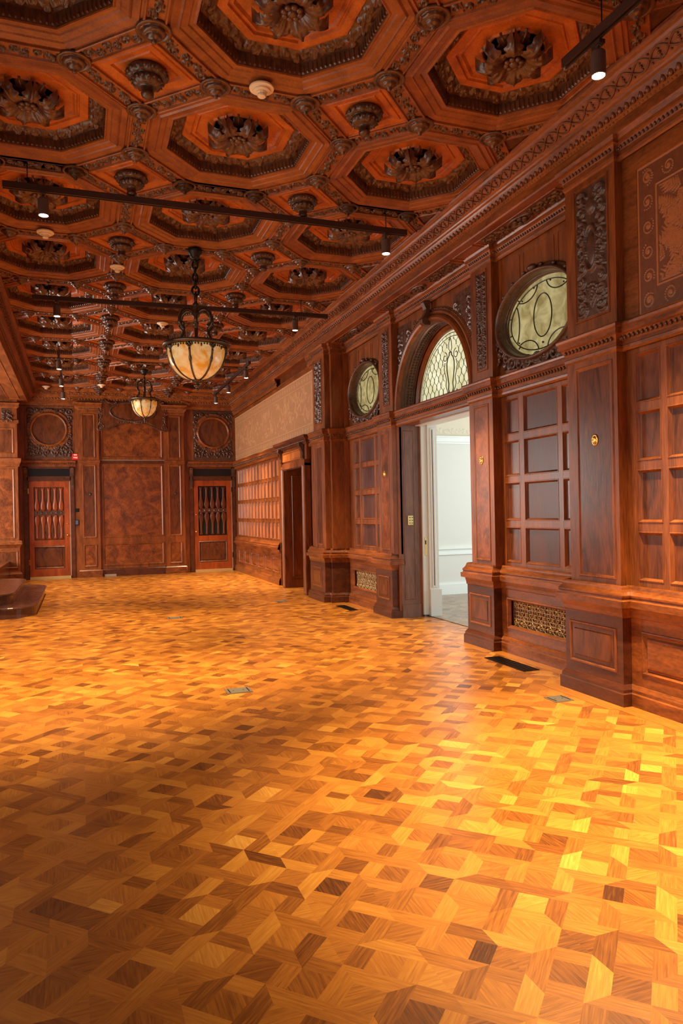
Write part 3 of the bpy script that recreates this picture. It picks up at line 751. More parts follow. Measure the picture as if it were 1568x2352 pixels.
# ---------------------------------------------------------------- oval windows
def oval_window(cs, cz, idx, label):
    r = empty('window_%d' % idx, (3.8, cs, cz), label, 'window', 'oval leaded windows', 'structure'); P = PX(3.795)
    mb = MB()
    mb.ellipse_rings(P, cs, cz, OA, OB, [(.0, -.06), (.0, .02), (.006, .052), (.018, .068), (.030, .070), (.040, .052), (.044, .03), (.060, .026), (.075, .018), (.078, -.004)], 80)
    mb.build('oval_frame', M['dark_carved'], r, smooth=True)
    mb = MB(); mb.ellipse_rings(P, cs, cz, OA-.0, OB-.0, [(.012, -.01), (.0, -.008), (-.002, -.02), (-.006, -.022), (-.008, -.04), (-.014, -.045), (-.014, -.06)], 80)
    mb.build('inner_moulding', M['dark_carved'], r, smooth=False)
    # foliage carved round the lower half, with a drop on the left and blobs on the crown
    mb = MB(); rng = random.Random(5)
    for k in range(13):
        t = math.radians(198+k*12.0); a, b = OA+.075, OB+.105
        s, z = cs+a*math.cos(t), max(2.655, cz+b*math.sin(t)+.0); d = 1 if k % 2 else -1
        curl(mb, P, s, z, .062, t+PI*.5*d, 1.25, d, .005, .018, .03, 16)
        leaf(mb, P(s+.02*math.cos(t), z, .012), (P(s+math.cos(t+d*.5)*.08, z+math.sin(t+d*.5)*.06, .0)[0]-P(s, z, 0)[0]-.0, math.cos(t+d*.6)*.08, math.sin(t+d*.6)*.06), (-1, 0, 0), .10, .032, .024)
    for side in (1, -1):
        for k in range(9):
            z = cz+.10-k*.05; s = cs+side*(OA+.045-.006*k+(.03 if k < 4 else .0)+.02*math.sin(k*1.7)); s = min(max(s, cs-.595), cs+.595)
            mb.ball(P(s, z, .03), .020, .018, .024, 7, 5)
            leaf(mb, P(s, z, .03), (-.01, side*.02, -.05), (-1, 0, 0), .06, .018, .016)
    for k, t in enumerate((60, 78, 90, 102, 120, 138, 42)):
        t = math.radians(t); s, z = cs+(OA+.055)*math.cos(t), cz+(OB+.06)*math.sin(t); mb.ball(P(s, z, .045), .020 if k != 2 else .045, .022 if k != 2 else .06, .016 if k != 2 else .03, 8, 5)
    mb.build('carved_foliage', M['dark_carved'], r, smooth=True)
    mb = MB(); Pg = PX(3.85); mb.ellipse_rings(Pg, cs, cz, OA-.008, OB-.008, [(0, 0), (0, -.006)], 64, cap=True); mb.quad  # pane
    mb.ellipse_rings(Pg, cs, cz, OA-.02, OB-.02, [(0, 0)], 64)
    mb.build('glass_pane', M['rough_glass'], r)
    L_ = MB()
    def line(pts, rad=.0056, closed=False):
        seg = []
        for p in pts:
            ok = ((p[0]-cs)/(OA-.03))**2+((p[1]-cz)/(OB-.03))**2 < 1.0
            if ok: seg.append(Pg(p[0], p[1], .003))
            else:
                if len(seg) > 1: L_.tube(seg, rad, 5)
                seg = []
        if len(seg) > 1: L_.tube(seg, rad, 5)
    def ell(c0, c1, a, b, a0=0, a1=2*PI, n=48): return [(cs+c0+a*math.cos(a0+(a1-a0)*k/n), cz+c1+b*math.sin(a0+(a1-a0)*k/n)) for k in range(n+1)]
    line(ell(0, 0, .130, .188)); line(ell(0, 0, OA-.065, OB-.055))
    def inner(p): return ((p[0]-cs)/(OA-.065))**2+((p[1]-cz)/(OB-.055))**2 < 1
    for sx in (1, -1):
        line([p for p in ell(sx*.52, 0, .17, .27) if inner(p)])
        for sz in (1, -1):
            line([p for p in ell(sx*.25, sz*.30, .185, .125) if inner(p)])
    for t in range(0, 360, 30):
        t = math.radians(t+15); line([(cs+(OA-.065+q*.035)*math.cos(t), cz+(OB-.055+q*.03)*math.sin(t)) for q in (0, .9)])
    for sx in (1, -1):
        for q in ((.30, .20), (.12, .27), (.36, -.17)): L_.ball(Pg(cs+sx*q[0], cz+q[1], .004), .009)
    L_.ball(Pg(cs, cz-.24, .004), .011)
    L_.build('lead_lines', M['lead'], r)
oval_window(*OV[0], 1, 'large oval leaded window in a carved frame, nearer the viewer, right of the arch')
oval_window(*OV[1], 2, 'oval leaded window in a carved frame seen narrow beyond the arch')
# arched window over the doorway
r = empty('window_3', (4.05, CY, 2.6), 'arched leaded glass window over the open doorway', 'window', kind='structure')
P = PX(4.02); RG = .80
mb = MB(); mb.ellipse_rings(P, CY, 2.60, RG, RG, [(.075, .0), (.068, .022), (.05, .028), (.036, .012), (.030, .020), (.018, .024), (.006, .01), (0, -.02)], 56, 0, PI)
mb.build('arched_frame', M['frame'], r, smooth=False)
mb = MB(); Pg = PX(4.035)
arc = [Pg(CY+RG*math.cos(PI*k/48), 2.60+RG*math.sin(PI*k/48), 0) for k in range(49)]; mb.add(arc, [tuple(range(49))])
mb.build('glass_pane', M['opal'], r)
L_ = MB()
def inarch(s, z, rr=.725): return (s-CY)**2+(z-2.6)**2 < rr*rr and z > 2.603
vase = [(.0, 3.16), (.02, 3.16), (.03, 3.12), (.06, 3.10), (.085, 3.04), (.085, 2.96), (.06, 2.86), (.045, 2.80), (.055, 2.74), (.03, 2.68), (0, 2.64)]
def invase(s, z):
    q = abs(s-CY)
    return z > 2.62 and z < 3.30 and q < (.15 if 2.72 < z < 3.22 else .07)
pw, ph = .054, .17
for i in range(-15, 16):
    seg = []
    for m in range(0, 121):
        z = 2.6+.8*m/120; u = (z-2.6)/ph*2*PI; tri = math.copysign(abs(math.sin(u/1))**.55, math.sin(u))
        s = CY+i*pw/1+((-1)**i)*pw*.46*tri
        if inarch(s, z) and not invase(s, z): seg.append(Pg(s, z, .002))
        else:
            if len(seg) > 2: L_.tube(seg, .0034, 4)
            seg = []
    if len(seg) > 2: L_.tube(seg, .0034, 4)
for rr in (.735, .775): L_.tube([Pg(CY+rr*math.cos(PI*k/40), 2.6+rr*math.sin(PI*k/40), .002) for k in range(41)], .0045, 4)
for k in range(1, 26): t = PI*k/26; L_.tube([Pg(CY+q*math.cos(t), 2.6+q*math.sin(t), .002) for q in (.735, .775)], .0025, 4)
for sg in (1, -1):
    L_.tube([Pg(CY+sg*q, z, .004) for q, z in vase], .0068, 5)
    L_.tube([Pg(CY+sg*q, z, .003) for q, z in ((.0, 3.33), (.03, 3.27), (.035, 3.20), (.01, 3.17))], .0052, 4)
    L_.tube([Pg(p[0], p[1], .003) for p in spiral(CY+sg*.13, 3.12, .06, PI/2, 1.1, sg)], .0052, 4)
    L_.tube([Pg(CY+sg*q, z, .003) for q, z in ((.13, 3.06), (.155, 2.99), (.13, 2.92), (.10, 2.86), (.12, 2.79), (.095, 2.74), (.06, 2.70), (.045, 2.65))], .0052, 4)
    L_.tube([Pg(CY+sg*q, z, .003) for q, z in ((.02, 2.70), (.09, 2.69), (.09, 2.61))], .003, 4); L_.tube([Pg(CY+sg*q, z, .003) for q, z in ((.02, 2.655), (.09, 2.645))], .003, 4)
L_.build('lead_lines', M['lead'], r)

# ---------------------------------------------------------------- leather friezes
def frieze_tone(w_, h_, nu, nv, seed, bw=.17, dens=60, fs=1.0):
    rng = random.Random(seed)
    u = np.linspace(0, w_, nu); v = np.linspace(0, h_, nv); X, Y = np.meshgrid(u, v); H = np.zeros_like(X)
    e = np.minimum(np.minimum(X, w_-X), np.minimum(Y, h_-Y))
    # border scrolls
    def scroll(cx, cy, r):
        nonlocal H
        H = stroke(X, Y, spiral(cx, cy, r, rng.random()*6, 1.6, rng.choice((1, -1)), 30, .85), .0065, H, 1); H = stroke(X, Y, [(cx, cy)], .016, H, 1)
    k = max(2, int(h_/.15))
    for j in range(k):
        for xx in (bw/2, w_-bw/2): scroll(xx, (j+.5)*h_/k, .052)
    k = max(2, int(w_/.15))
    for j in range(k):
        for yy in (bw/2, h_-bw/2): scroll((j+.5)*w_/k, yy, .052)
    H = np.where((e > bw-.012) & (e < bw) | (e < .012), 1, H); H = np.where((e > bw) & (e < bw+.010), 0, H)
    # big leaf fronds in the field
    for _ in range(int(w_*h_*dens)):
        cx, cy = rng.uniform(bw+.05, w_-bw-.05), rng.uniform(bw+.05, h_-bw-.05); a = rng.uniform(0, 6.28); Lf = rng.uniform(.18, .34)*fs
        for q in range(9):
            bx, by = cx+math.cos(a)*Lf*q/9, cy+math.sin(a)*Lf*q/9; a += rng.uniform(-.06, .14)
            for sg in (1, -1):
                aa = a+sg*.9; ln = .062*fs*(1-q/11)
                T = stroke(X, Y, [(bx+math.cos(aa)*ln*t/4, by+math.sin(aa)*ln*t/4) for t in range(5)], [.008*fs, .011*fs, .010*fs, .008*fs, .005*fs], np.zeros_like(X), .9)
                H = np.where(e > bw+.01, np.maximum(H, T), H)
    return H
def frieze(y0, y1, z0, z1, nu, nv, seed, label, x=3.536, mat='leather', dens=60, fs=1.0, con=.62):
    H = frieze_tone(y1-y0, z1-z0, nu, nv, seed, dens=dens, fs=fs)
    mb = MB(); mb.grid(PX(x), y0, y1, z0, z1, H*.004)
    fi = np.array(mb.f).ravel(); mb.col = (H.ravel()[fi]*con+(.12 if con > .5 else .22)).astype(np.float32)
    o = mb.build('leather_frieze', M[mat], None, smooth=True)
    return tag(o, label, 'wall hanging', 'embossed leather friezes')
frieze(2.9, 3.795, 2.615, 3.592, 250, 270, 3, 'embossed leather frieze panel of leaves above the panelling nearest the viewer')
frieze(10.80, 16.96, 2.625, 3.632, 620, 110, 4, 'long embossed leather frieze, painted pale as if daylit, above the far panelling and side doorway', mat='leather_daylit', dens=34, fs=.6, con=.42)

# ---------------------------------------------------------------- side doorway in the far bay
r = empty('door_3', (3.5, 11.86, 0), 'dark open side doorway with consoles and a cornice in the far panelled bay', 'doorway', kind='structure')
P = PX(3.45)
mb = MB()
for a, b in ((11.14, 11.29), (12.43, 12.58)):
    mb.pbox(P, a, b, 0, 2.16, -.10, 0); mb.nested(P, a, b, 0, 2.16, [(0, 0), (.01, .012), (.03, .012), (.045, 0), (.06, -.002)], True)
mb.pbox(P, 11.14, 12.58, 2.12, 2.22, -.10, .004); mb.pbox(P, 11.05, 12.72, 2.22, 2.50, -.10, -.01)
mb.build('casing', M['frame'], r)
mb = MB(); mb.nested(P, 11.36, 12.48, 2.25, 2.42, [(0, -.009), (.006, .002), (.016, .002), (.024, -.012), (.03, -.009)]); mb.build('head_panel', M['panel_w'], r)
mb = MB(); mb.sweep([(3.55, 10.98), (3.44, 10.98), (3.44, 12.78), (3.55, 12.78)], [(0, 2.46), (.02, 2.49), (.03, 2.53), (.06, 2.56), (.07, 2.60), (-.1, 2.61)]); mb.build('hood', M['plinth'], r)
b = MB(); b.beads([(3.44, 11.0), (3.44, 12.76)], .03, 2.515, .035, .012, True); b.build('bead_row', M['carved'], r, smooth=True)
for yy in (11.22, 12.52):
    mb = MB(); pr_ = [(0, 2.22), (.03, 2.25), (.02, 2.32), (.05, 2.40), (.08, 2.44), (.075, 2.49), (0, 2.49)]
    mb.loops([[(3.45-n, yy+s, z) for n, z in pr_] for s in (-.05, .05)], True, True, True)
    curl(mb, PX(3.40), yy, 2.45, .035, 0, 1.2, 1, 0, .008); mb.build('console', M['dark_carved'], r, smooth=False)
for yy, sg in ((12.43, -1), (11.29, 1)):
    mb = MB(); J = (lambda s, z, n, yy=yy, sg=sg: (s, yy+sg*n, z))
    mb.pbox(J, 3.552, 4.12, 0, 2.12, -.05, 0); mb.nested(J, 3.60, 3.97, .20, 2.02, [(0, .0005), (.006, .008), (.014, .008), (.024, -.002), (.03, .0)], False)
    mb.pbox(J, 3.56, 4.08, 0, .15, 0, .015); mb.build('passage_jamb', M['frame'], r)
mb = MB(); mb.pbox(PX(4.07), 11.2, 12.5, 0, 2.13, -.01, 0); mb.pbox(PX(3.46), 11.29, 12.43, 2.10, 2.13, -.6, 0); mb.build('passage_end', M['panel_dark'], r)

# ---------------------------------------------------------------- ceiling
CX0, CY0, PP = 1.20, 5.431, 1.488
ZC = 4.16
ceil = empty('ceiling', (CX0, 8, ZC), 'carved mahogany ceiling of octagonal coffers with hanging pendants', 'ceiling', kind='structure')
def octa(ap, ph=PI/8): r = ap/math.cos(PI/8); return [(r*math.cos(ph+k*PI/4), r*math.sin(ph+k*PI/4)) for k in range(8)]
def make_coffer():
    r = empty('coffer', (0, 0, 0)); r.parent = ceil
    ap = [(PP/2-.064, 0), (PP/2-.068, .010), (PP/2-.080, .012), (PP/2-.088, .004), (.618, .014), (.606, .004), (.598, .012), (.560, .020), (.552, .028), (.530, .030), (.520, .024), (.514, .024), (.512, .034)]
    mb = MB(); mb.loops([[(x, y, z) for x, y in octa(a)] for a, z in ap]); mb.v = [(v[0]+CX0, v[1]+8, v[2]+ZC) for v in mb.v]
    r.location = (0, 0, 0)
    def bld(mb_, nm, mt, **k):
        return mb_.build(nm, mt, r, **k)
    bld(mb, 'coffer_rim', M['ceil'])
    # wall of flutes
    mb = MB(); o8 = octa(.512); 
    for k in range(8):
        a, b = Vector(o8[k]), Vector(o8[(k+1) % 8]); d = b-a; L0 = d.length; d.normalize(); nn = Vector((-d.y, d.x)); m = 13
        mb.add([(a.x, a.y, .034), (b.x, b.y, .034), (b.x+nn.x*.01, b.y+nn.y*.01, .115), (a.x+nn.x*.01, a.y+nn.y*.01, .115)], [(0, 1, 2, 3)])
        for j in range(m):
            c = a+d*((j+.5)*L0/m); w2 = L0/m*.33
            rings = []
            for z, q in ((.040, .3), (.05, 1), (.10, 1), (.112, .5)):
                rings.append([(c.x+d.x*w2*s+nn.x*.012*q*h, c.y+d.y*w2*s+nn.y*.012*q*h, z) for s, h in ((-1, 0), (-.6, .8), (0, 1), (.6, .8), (1, 0))])
            mb.loops(rings, False)
    mb.v = [(v[0]+CX0, v[1]+8, v[2]+ZC) for v in mb.v]; bld(mb, 'fluted_wall', M['ceil_carved'], smooth=False)
    # carved sloping band
    mb = MB(); oa, ob = octa(.502), octa(.405); H0 = rib_relief(.40, .10, 34, 12, 8, .026, 3)
    for k in range(8):
        A, B, Cc, D = Vector(oa[k]+(.115,)), Vector(oa[(k+1) % 8]+(.115,)), Vector(ob[(k+1) % 8]+(.138,)), Vector(ob[k]+(.138,))
        vs = []
        for j in range(12):
            for i in range(34):
                t, q = i/33, j/11; p = (A*(1-t)+B*t)*(1-q)+(D*(1-t)+Cc*t)*q; vs.append((p.x, p.y, p.z-H0[j, i]))
        mb.add(vs, [(j*34+i, j*34+i+1, (j+1)*34+i+1, (j+1)*34+i) for j in range(11) for i in range(33)])
    mb.v = [(v[0]+CX0, v[1]+8, v[2]+ZC) for v in mb.v]; bld(mb, 'carved_band', M['ceil_carved'], smooth=True)
    ap = [(.405, .138), (.40, .126), (.385, .124), (.345, .128), (.338, .142), (.330, .142), (.322, .134), (.312, .134), (.300, .146), (.296, .15), (.205, .152), (.197, .140), (.188, .140), (.18, .15), (.172, .18)]
    mb = MB(); mb.loops([[(x, y, z) for x, y in octa(a)] for a, z in ap]); mb.v = [(v[0]+CX0, v[1]+8, v[2]+ZC) for v in mb.v]; bld(mb, 'inner_octagon', M['ceil_panel'])
    mb = MB(); mb.loops([[(x, y, z) for x, y in octa(a)] for a, z in [(.172, .18), (.165, .25), (.12, .30), (.05, .32)]], True, False, True); mb.v = [(v[0]+CX0, v[1]+8, v[2]+ZC) for v in mb.v]; bld(mb, 'central_well', M['void'])  # darkness of the deep well is put into its near-black colour
    # acanthus rosette hanging at the mouth of the well
    mb = MB()
    for k in range(8):
        t = k*PI/4+.2; d = (math.cos(t), math.sin(t), -.10)
        leaf(mb, (.045*d[0], .045*d[1], .095), d, (0, 0, -1), .20, .060, .068, 5, 19, 13, 1.2)
    for k in range(8):
        t = k*PI/4+.2+PI/8; d = (math.cos(t), math.sin(t), .10)
        leaf(mb, (.04*d[0], .04*d[1], .125), d, (0, 0, -1), .175, .05, .03, 4, 13, 9, .9)
    for k in range(8):
        t = k*PI/4; mb.ball((.048*math.cos(t), .048*math.sin(t), .062), .022, .022, .016, 8, 5)
    mb.lathe((0, 0, 0), [(.0, .30), (.03, .28), (.05, .10), (.034, .07), (.03, .055), (.022, .044), (.008, .042)], 12)
    mb.v = [(v[0]+CX0, v[1]+8, v[2]+ZC) for v in mb.v]; bld(mb, 'rosette', M['ceil_carved'], smooth=True)
    return r
cof = make_coffer()
JR = list(range(-4, 8))
first = True
for j in JR:
    for i in (-1, 0, 1):
        loc = (i*PP, CY0+j*PP-8, 0)
        if first: cof.location = loc; first = False
        else: dup(cof, loc, ceil)
def at0(mb): mb.v = [(v[0]+CX0, v[1]+8, v[2]+ZC) for v in mb.v]; return mb
SD = PP*math.tan(PI/8)          # side of octagon = side of square
def make_pendant_panel():
    r = empty('square_coffer', (0, 0, 0)); r.parent = ceil
    def sq(a): return [(a*math.sqrt(2), 0), (0, a*math.sqrt(2)), (-a*math.sqrt(2), 0), (0, -a*math.sqrt(2))]
    mb = MB(); mb.loops([[(x, y, z) for x, y in sq(a)] for a, z in [(SD/2-.064, 0), (SD/2-.070, .012), (.225, .014), (.205, .020), (.198, .012), (.160, .016), (.150, .030), (.142, .030), (.134, .022), (.02, .022)]], True, False, True)
    at0(mb).build('panel', M['ceil_panel'], r)
    mb = MB()
    mod = lambda t, i: 1+(.07*math.cos(t*12) if i in (2, 3, 4, 7, 8, 9) else 0)
    mb.lathe((0, 0, 0), [(.112, .022), (.126, .012), (.130, -.004), (.120, -.022), (.102, -.034), (.090, -.032), (.096, -.038), (.096, -.052), (.082, -.072), (.060, -.084), (.040, -.084), (.038, -.098), (.035, -.118), (.041, -.124), (.038, -.140), (.022, -.152), (.006, -.156)], 48, mod)
    for k in range(16):
        t = k*PI/8; mb.ball((.094*math.cos(t), .094*math.sin(t), -.056), .012, .012, .010, 6, 4); mb.ball((.122*math.cos(t+.2), .122*math.sin(t+.2), -.008), .015, .015, .015, 6, 4)
    at0(mb).build('pendant', M['ceil_dark'], r, smooth=True)
    return r
sqc = make_pendant_panel(); first = True
for j in [q-.5 for q in JR]+[JR[-1]+.5]:
    for i in (-.5, .5):
        loc = (i*PP, CY0+j*PP-8, 0)
        if first: sqc.location = loc; first = False
        else: dup(sqc, loc, ceil)
# half squares against the cornice, flat carved triangles
mb = MB()
for j in [q-.5 for q in JR]+[JR[-1]+.5]:
    for sx in (-1, 1):
        cx, cy = CX0+sx*1.5*PP, CY0+j*PP; q = SD/math.sqrt(2)-.075
        mb.add([(cx-sx*q, cy, ZC+.012), (cx, cy-q, ZC+.012), (cx, cy+q, ZC+.012)], [(0, 1, 2)])
mb.build('corner_field', M['ceil_carved'], ceil)
tri = []
# carved strips between the coffers and the small round bosses where they meet
strips, bosses = {}, {}
for j in JR:
    for i in (-1, 0, 1):
        cx, cy = CX0+i*PP, CY0+j*PP; vv = octa(PP/2)
        for k in range(8):
            a, b = vv[k], vv[(k+1) % 8]; mx, my = cx+(a[0]+b[0])/2, cy+(a[1]+b[1])/2
            if -.88 < mx < 3.32: strips[(round(mx, 2), round(my, 2))] = (mx, my, math.atan2(b[1]-a[1], b[0]-a[0]))
            px, py = cx+a[0], cy+a[1]
            if -.80 < px < 3.22: bosses[(round(px, 2), round(py, 2))] = (px, py)
mb = MB(); H = rib_relief(SD-.20, .100, 68, 24, 12, .024, 3)
mb.grid(lambda s, z, n: (s, z, .012-n), -(SD-.20)/2, (SD-.20)/2, -.050, .050, H); 
st_c = MB(); st_c.v, st_c.f = list(mb.v), list(mb.f)
fr = MB(); fr.nested(lambda s, z, n: (s, z, -n), -SD/2, SD/2, -.068, .068, [(0, -.012), (0, .004), (.004, .007), (.012, .007), (.017, -.006), (.018, -.007)], True)
order = sorted(strips.values(), key=lambda q: q[0]**2+q[1]**2 if q[1] > 1.2 else 999)
ceil_rot = []
def place(meshv, meshf, x, y, a, z=0):
    c, s = math.cos(a), math.sin(a); return [(x+v[0]*c-v[1]*s, y+v[0]*s+v[1]*c, ZC+z+v[2]) for v in meshv], meshf
me_s = None
rest = MB(); rest2 = MB()
proto = None
for n_, (x, y, a) in enumerate(order):
    if n_ < 100:
        if proto is None:
            m0 = MB(); m0.v = [(v[0]+CX0, v[1]+8, v[2]+ZC) for v in st_c.v]; m0.f = st_c.f; proto = m0.build('carved_strip', M['ceil_carved'], ceil, smooth=True); o = proto
        else: o = proto.copy(); C.objects.link(o); o.parent = ceil
        o.location = (x-CX0, y-8, 0); o.rotation_euler = (0, 0, a)
    else: rest.add(*place(st_c.v, st_c.f, x, y, a))
    rest2.add(*place(fr.v, fr.f, x, y, a))
rest.build('carved_strip', M['ceil_carved'], ceil, smooth=True)['kind'] = 'stuff'
rest2.build('strip_borders', M['ceil'], ceil)
bs = MB(); mod = lambda t, i: 1+(.07*math.cos(t*10) if i in (5, 6, 8, 9) else 0)
bs.lathe((0, 0, 0), [(.104, .006), (.104, -.008), (.098, -.012), (.084, -.012), (.080, -.004), (.070, -.004), (.068, -.014), (.066, -.022), (.052, -.032), (.046, -.030), (.044, -.040), (.032, -.052), (.020, -.056), (.015, -.062), (.013, -.074), (.004, -.078)], 30, mod)
order = sorted(bosses.values(), key=lambda q: q[0]**2+q[1]**2 if q[1] > 1.2 else 999)
proto = None; rest = MB()
for n_, (x, y) in enumerate(order):
    if n_ < 100:
        if proto is None:
            m0 = MB(); m0.v = [(v[0]+CX0, v[1]+8, v[2]+ZC) for v in bs.v]; m0.f = bs.f; proto = m0.build('boss', M['ceil_carved'], ceil, smooth=True); o = proto
        else: o = proto.copy(); C.objects.link(o); o.parent = ceil
        o.location = (x-CX0, y-8, 0)
    else: rest.add(*place(bs.v, bs.f, x, y, 0))
rest.build('boss', M['ceil_carved'], ceil, smooth=True)['kind'] = 'stuff'
# roof slab above and plain strips where the coffers end
mb = MB(); mb.box(-3.8, 8.4, -3.1, 17.4, 4.50, 4.6); mb.box(-3.8, 8.4, CY0+JR[-1]*PP+PP/2, 17.4, ZC, ZC+.02); mb.box(-3.8, 3.6, -3.1, CY0+JR[0]*PP-PP/2, ZC, ZC+.02)
mb.build('ceiling_field', M['ceil'], ceil)

# ---------------------------------------------------------------- far wall
K, YF = 17.0/17.5, 17.0
FW = PY(YF, K)
def fw(n): return (lambda s, z, m: FW(s, z, n+m))
wall_f = empty('wall_far', (1.2, YF, 0), 'panelled far end wall with two doors flanking a tall burled centre panel', 'wall', kind='structure')
mb = MB(); mb.box(-3.6, 3.62, YF, YF+.1, 0, 4.5); mb.build('wall_core', M['frame'], wall_f)
mb = MB()
mb.pbox(FW, -1.30, 3.64, 3.86, 4.02, 0, .02)
for a, b in ((2.37, 2.47), (3.60, 3.64), (-.09, .02), (-1.32, -1.13)): mb.pbox(FW, a, b, 0, 3.9, 0, .015)
mb.build('stiles', M['frame'], wall_f)
def fpanel(parent, a, b, c, d, n, matp, matf='frame', sc=1.2):
    m1 = MB(); m1.nested(fw(n), a, b, c, d, [(0, .0), (.005*sc, .014*sc), (.02*sc, .014*sc), (.034*sc, .002), (.04*sc, .001)], False); m1.build('panel_moulding', M[matf], parent)
    m2 = MB(); m2.nested(fw(n), a+.04*sc, b-.04*sc, c+.04*sc, d-.04*sc, [(0, .0012), (.002, .0014)]); m2.build('panel_field', M[matp], parent)
def fpath(pts): return [(x*K, YF-n) for x, n in pts]
def kz(prof): return [(o, 0.0 if z <= 0 else 1.35+(z-1.35)*K) for o, z in prof]
# centre panel
mb = MB(); mb.pbox(FW, .44, 1.93, 0, 3.95, 0, .03)
mb.build('centre_board', M['frame'], wall_f)
fpanel(wall_f, .50, 1.88, .20, .72, .03, 'burl'); fpanel(wall_f, .50, 1.88, .86, 2.55, .03, 'burl'); fpanel(wall_f, .50, 1.88, 2.70, 3.75, .03, 'burl')
mb = MB(); mb.sweep(fpath([(1.95, .03), (.43, .03)]), kz([(.03, 0), (.03, .11), (.015, .13), (0, .14)])); mb.sweep(fpath([(1.95, .03), (.43, .03)]), kz([(0, 2.575), (.015, 2.59), (.015, 2.65), (0, 2.66)])); mb.build('rails', M['plinth'], wall_f)
mb = MB(); mb.pbox(fw(.03), .46, 1.92, 2.652, 2.664, .0, .018); mb.build('metal_ledge', M['tape'], wall_f)
mb = MB(); mb.pbox(FW, .52, .78, .0, .012, .0, .075); mb.build('floor_gap_light', M['tape'], wall_f)
# two flat pilasters
for (a, b, lab) in ((.0, .445, 'flat pilaster left of the burled centre panel of the far wall'), (1.93, 2.375, 'flat pilaster right of the burled centre panel of the far wall')):
    r = empty('pilaster', ((a+b)/2*K, YF, 0), lab, 'pilaster')
    mb = MB(); mb.sweep(fpath([(b, 0), (b, .09), (a, .09), (a, 0)]), kz([(0, 0), (0, 3.8)])); mb.build('shaft', M['frame'], r)
    for c, d, mt in ((.20, .72, 'burl'), (.86, 2.55, 'panel'), (2.70, 3.72, 'panel')): fpanel(r, a+.075, b-.075, c, d, .09, mt, sc=1.0)
    mb = MB(); mb.sweep(fpath([(b, 0), (b, .09), (a, .09), (a, 0)]), kz([(.03, 0), (.03, .11), (.015, .13), (0, .14)]))
    mb.sweep(fpath([(b, 0), (b, .09), (a, .09), (a, 0)]), kz([(0, 2.575), (.015, 2.59), (.015, 2.65), (0, 2.66)]))
    mb.sweep(fpath([(b, 0), (b, .09), (a, .09), (a, 0)]), kz([(0, 3.72), (.02, 3.74), (.02, 3.80), (.05, 3.84), (.07, 3.87), (.07, 3.93), (.09, 3.96), (-.09, 3.97)])); mb.build('capital', M['frame_h'], r)
    bd = MB(); bd.beads(fpath([(b, .09), (a, .09)]), .045, 1.35+(3.83-1.35)*K, .035, .012, True); bd.build('bead_row', M['carved'], r, smooth=True)
    mb = MB(); c = (a+b)/2; mb.ellipse_rings(fw(.093), c+.02, 1.865, .030, .030, [(0, 0), (0, .006), (-.006, .010), (-.014, .006), (-.02, .012)], 20, cap=True); mb.build('round_rosette', M['bronze'], r, smooth=True)
    # half of a broken segmental pediment
    mb = MB(); sg = 1 if a > 1 else -1; rings = []
    for k in range(13):
        t = k/12; s = (a-.02 if sg > 0 else b+.02)+sg*t*.62; z = 4.11-.14*t*t
        rings.append([fw(0)(s, z+dz, n) for dz, n in ((0, .0), (0, .12), (.02, .15), (.05, .15), (.06, .0))])
    mb.loops(rings, True, True, True); mb.build('pediment_arc', M['frame_h'], r)
# carved cartouche at the head of the centre panel
r = empty('cartouche', (1.2*K, YF-.06, 1.35+2.4*K), 'winged carved wooden cartouche at the top of the far centre panel', 'carving')
mb = MB(); cx = 1.21
half = [(0, 3.525), (.16, 3.52), (.30, 3.50), (.42, 3.45), (.56, 3.39), (.68, 3.345), (.76, 3.335), (.79, 3.36), (.76, 3.45), (.72, 3.56), (.72, 3.66), (.75, 3.78), (.76, 3.90), (.70, 4.0), (.62, 4.06), (.56, 3.99), (.46, 3.95), (.34, 3.965), (.2, 4.0), (.1, 4.03), (0, 4.04)]
outl = [(cx+s, z) for s, z in half]+[(cx-s, z) for s, z in half[::-1][1:-1]]
f0, f1 = [fw(.06)(s, z, 0) for s, z in outl], [fw(.06)(s, z, .07) for s, z in outl]
f2 = [fw(.06)(cx+(s-cx)*.96, 3.72+(z-3.72)*.95, .085) for s, z in outl]
mb.loops([f0, f1, f2], True, False, False)
# face as fan to centre line
n_ = len(outl); k0 = len(mb.v); mb.v += [fw(.06)(cx+(s-cx)*.25, 3.74+(z-3.74)*.3, .10) for s, z in outl]
for k in range(n_): a = k0-n_+k; b = k0-n_+(k+1) % n_; mb.f.append((a, b, k0+(k+1) % n_, k0+k))
mb.f.append(tuple(k0+k for k in range(n_)))
mb.build('shield_board', M['panel'], r, smooth=False)
mb = MB(); mb.ellipse_rings(fw(.06), cx, 3.775, .50, .21, [(.03, .06), (.025, .11), (.008, .125), (-.01, .115), (-.016, .095)], 48); mb.build('oval_ring', M['dark_carved'], r, smooth=True)
mb = MB(); mb.ellipse_rings(fw(.06), cx, 3.775, .484, .194, [(0, .104), (-.1, .112), (-.19, .114)], 48, cap=True); mb.build('oval_field', M['panel'], r, smooth=True)
mb = MB(); P = fw(.12)
for sg in (1, -1):
    pts = [P(cx+sg*s, z, .02) for s, z in half[:9]]; mb.tube(pts, .016, 6)
    mb.tube([P(cx+sg*s, z, .02) for s, z in half[8:]], .014, 6)
    for (s, z, rr, d) in ((.70, 3.42, .055, 1), (.66, 4.0, .045, -1), (.70, 3.62, .035, -1), (.40, 3.97, .04, 1), (.22, 3.53, .035, 1)):
        curl(mb, P, cx+sg*s, z, rr, 1.0, 1.2, sg*d, .01, .014, .03)
    for k in range(6): mb.ball(P(cx+sg*(.70+.03*(k % 2)), 3.50+k*.085, .02), .022, .02, .026, 6, 4)
    for k in range(5): mb.ball(P(cx+sg*(.10+k*.055), 3.54-.004*k, .02), .020, .018, .018, 6, 4)
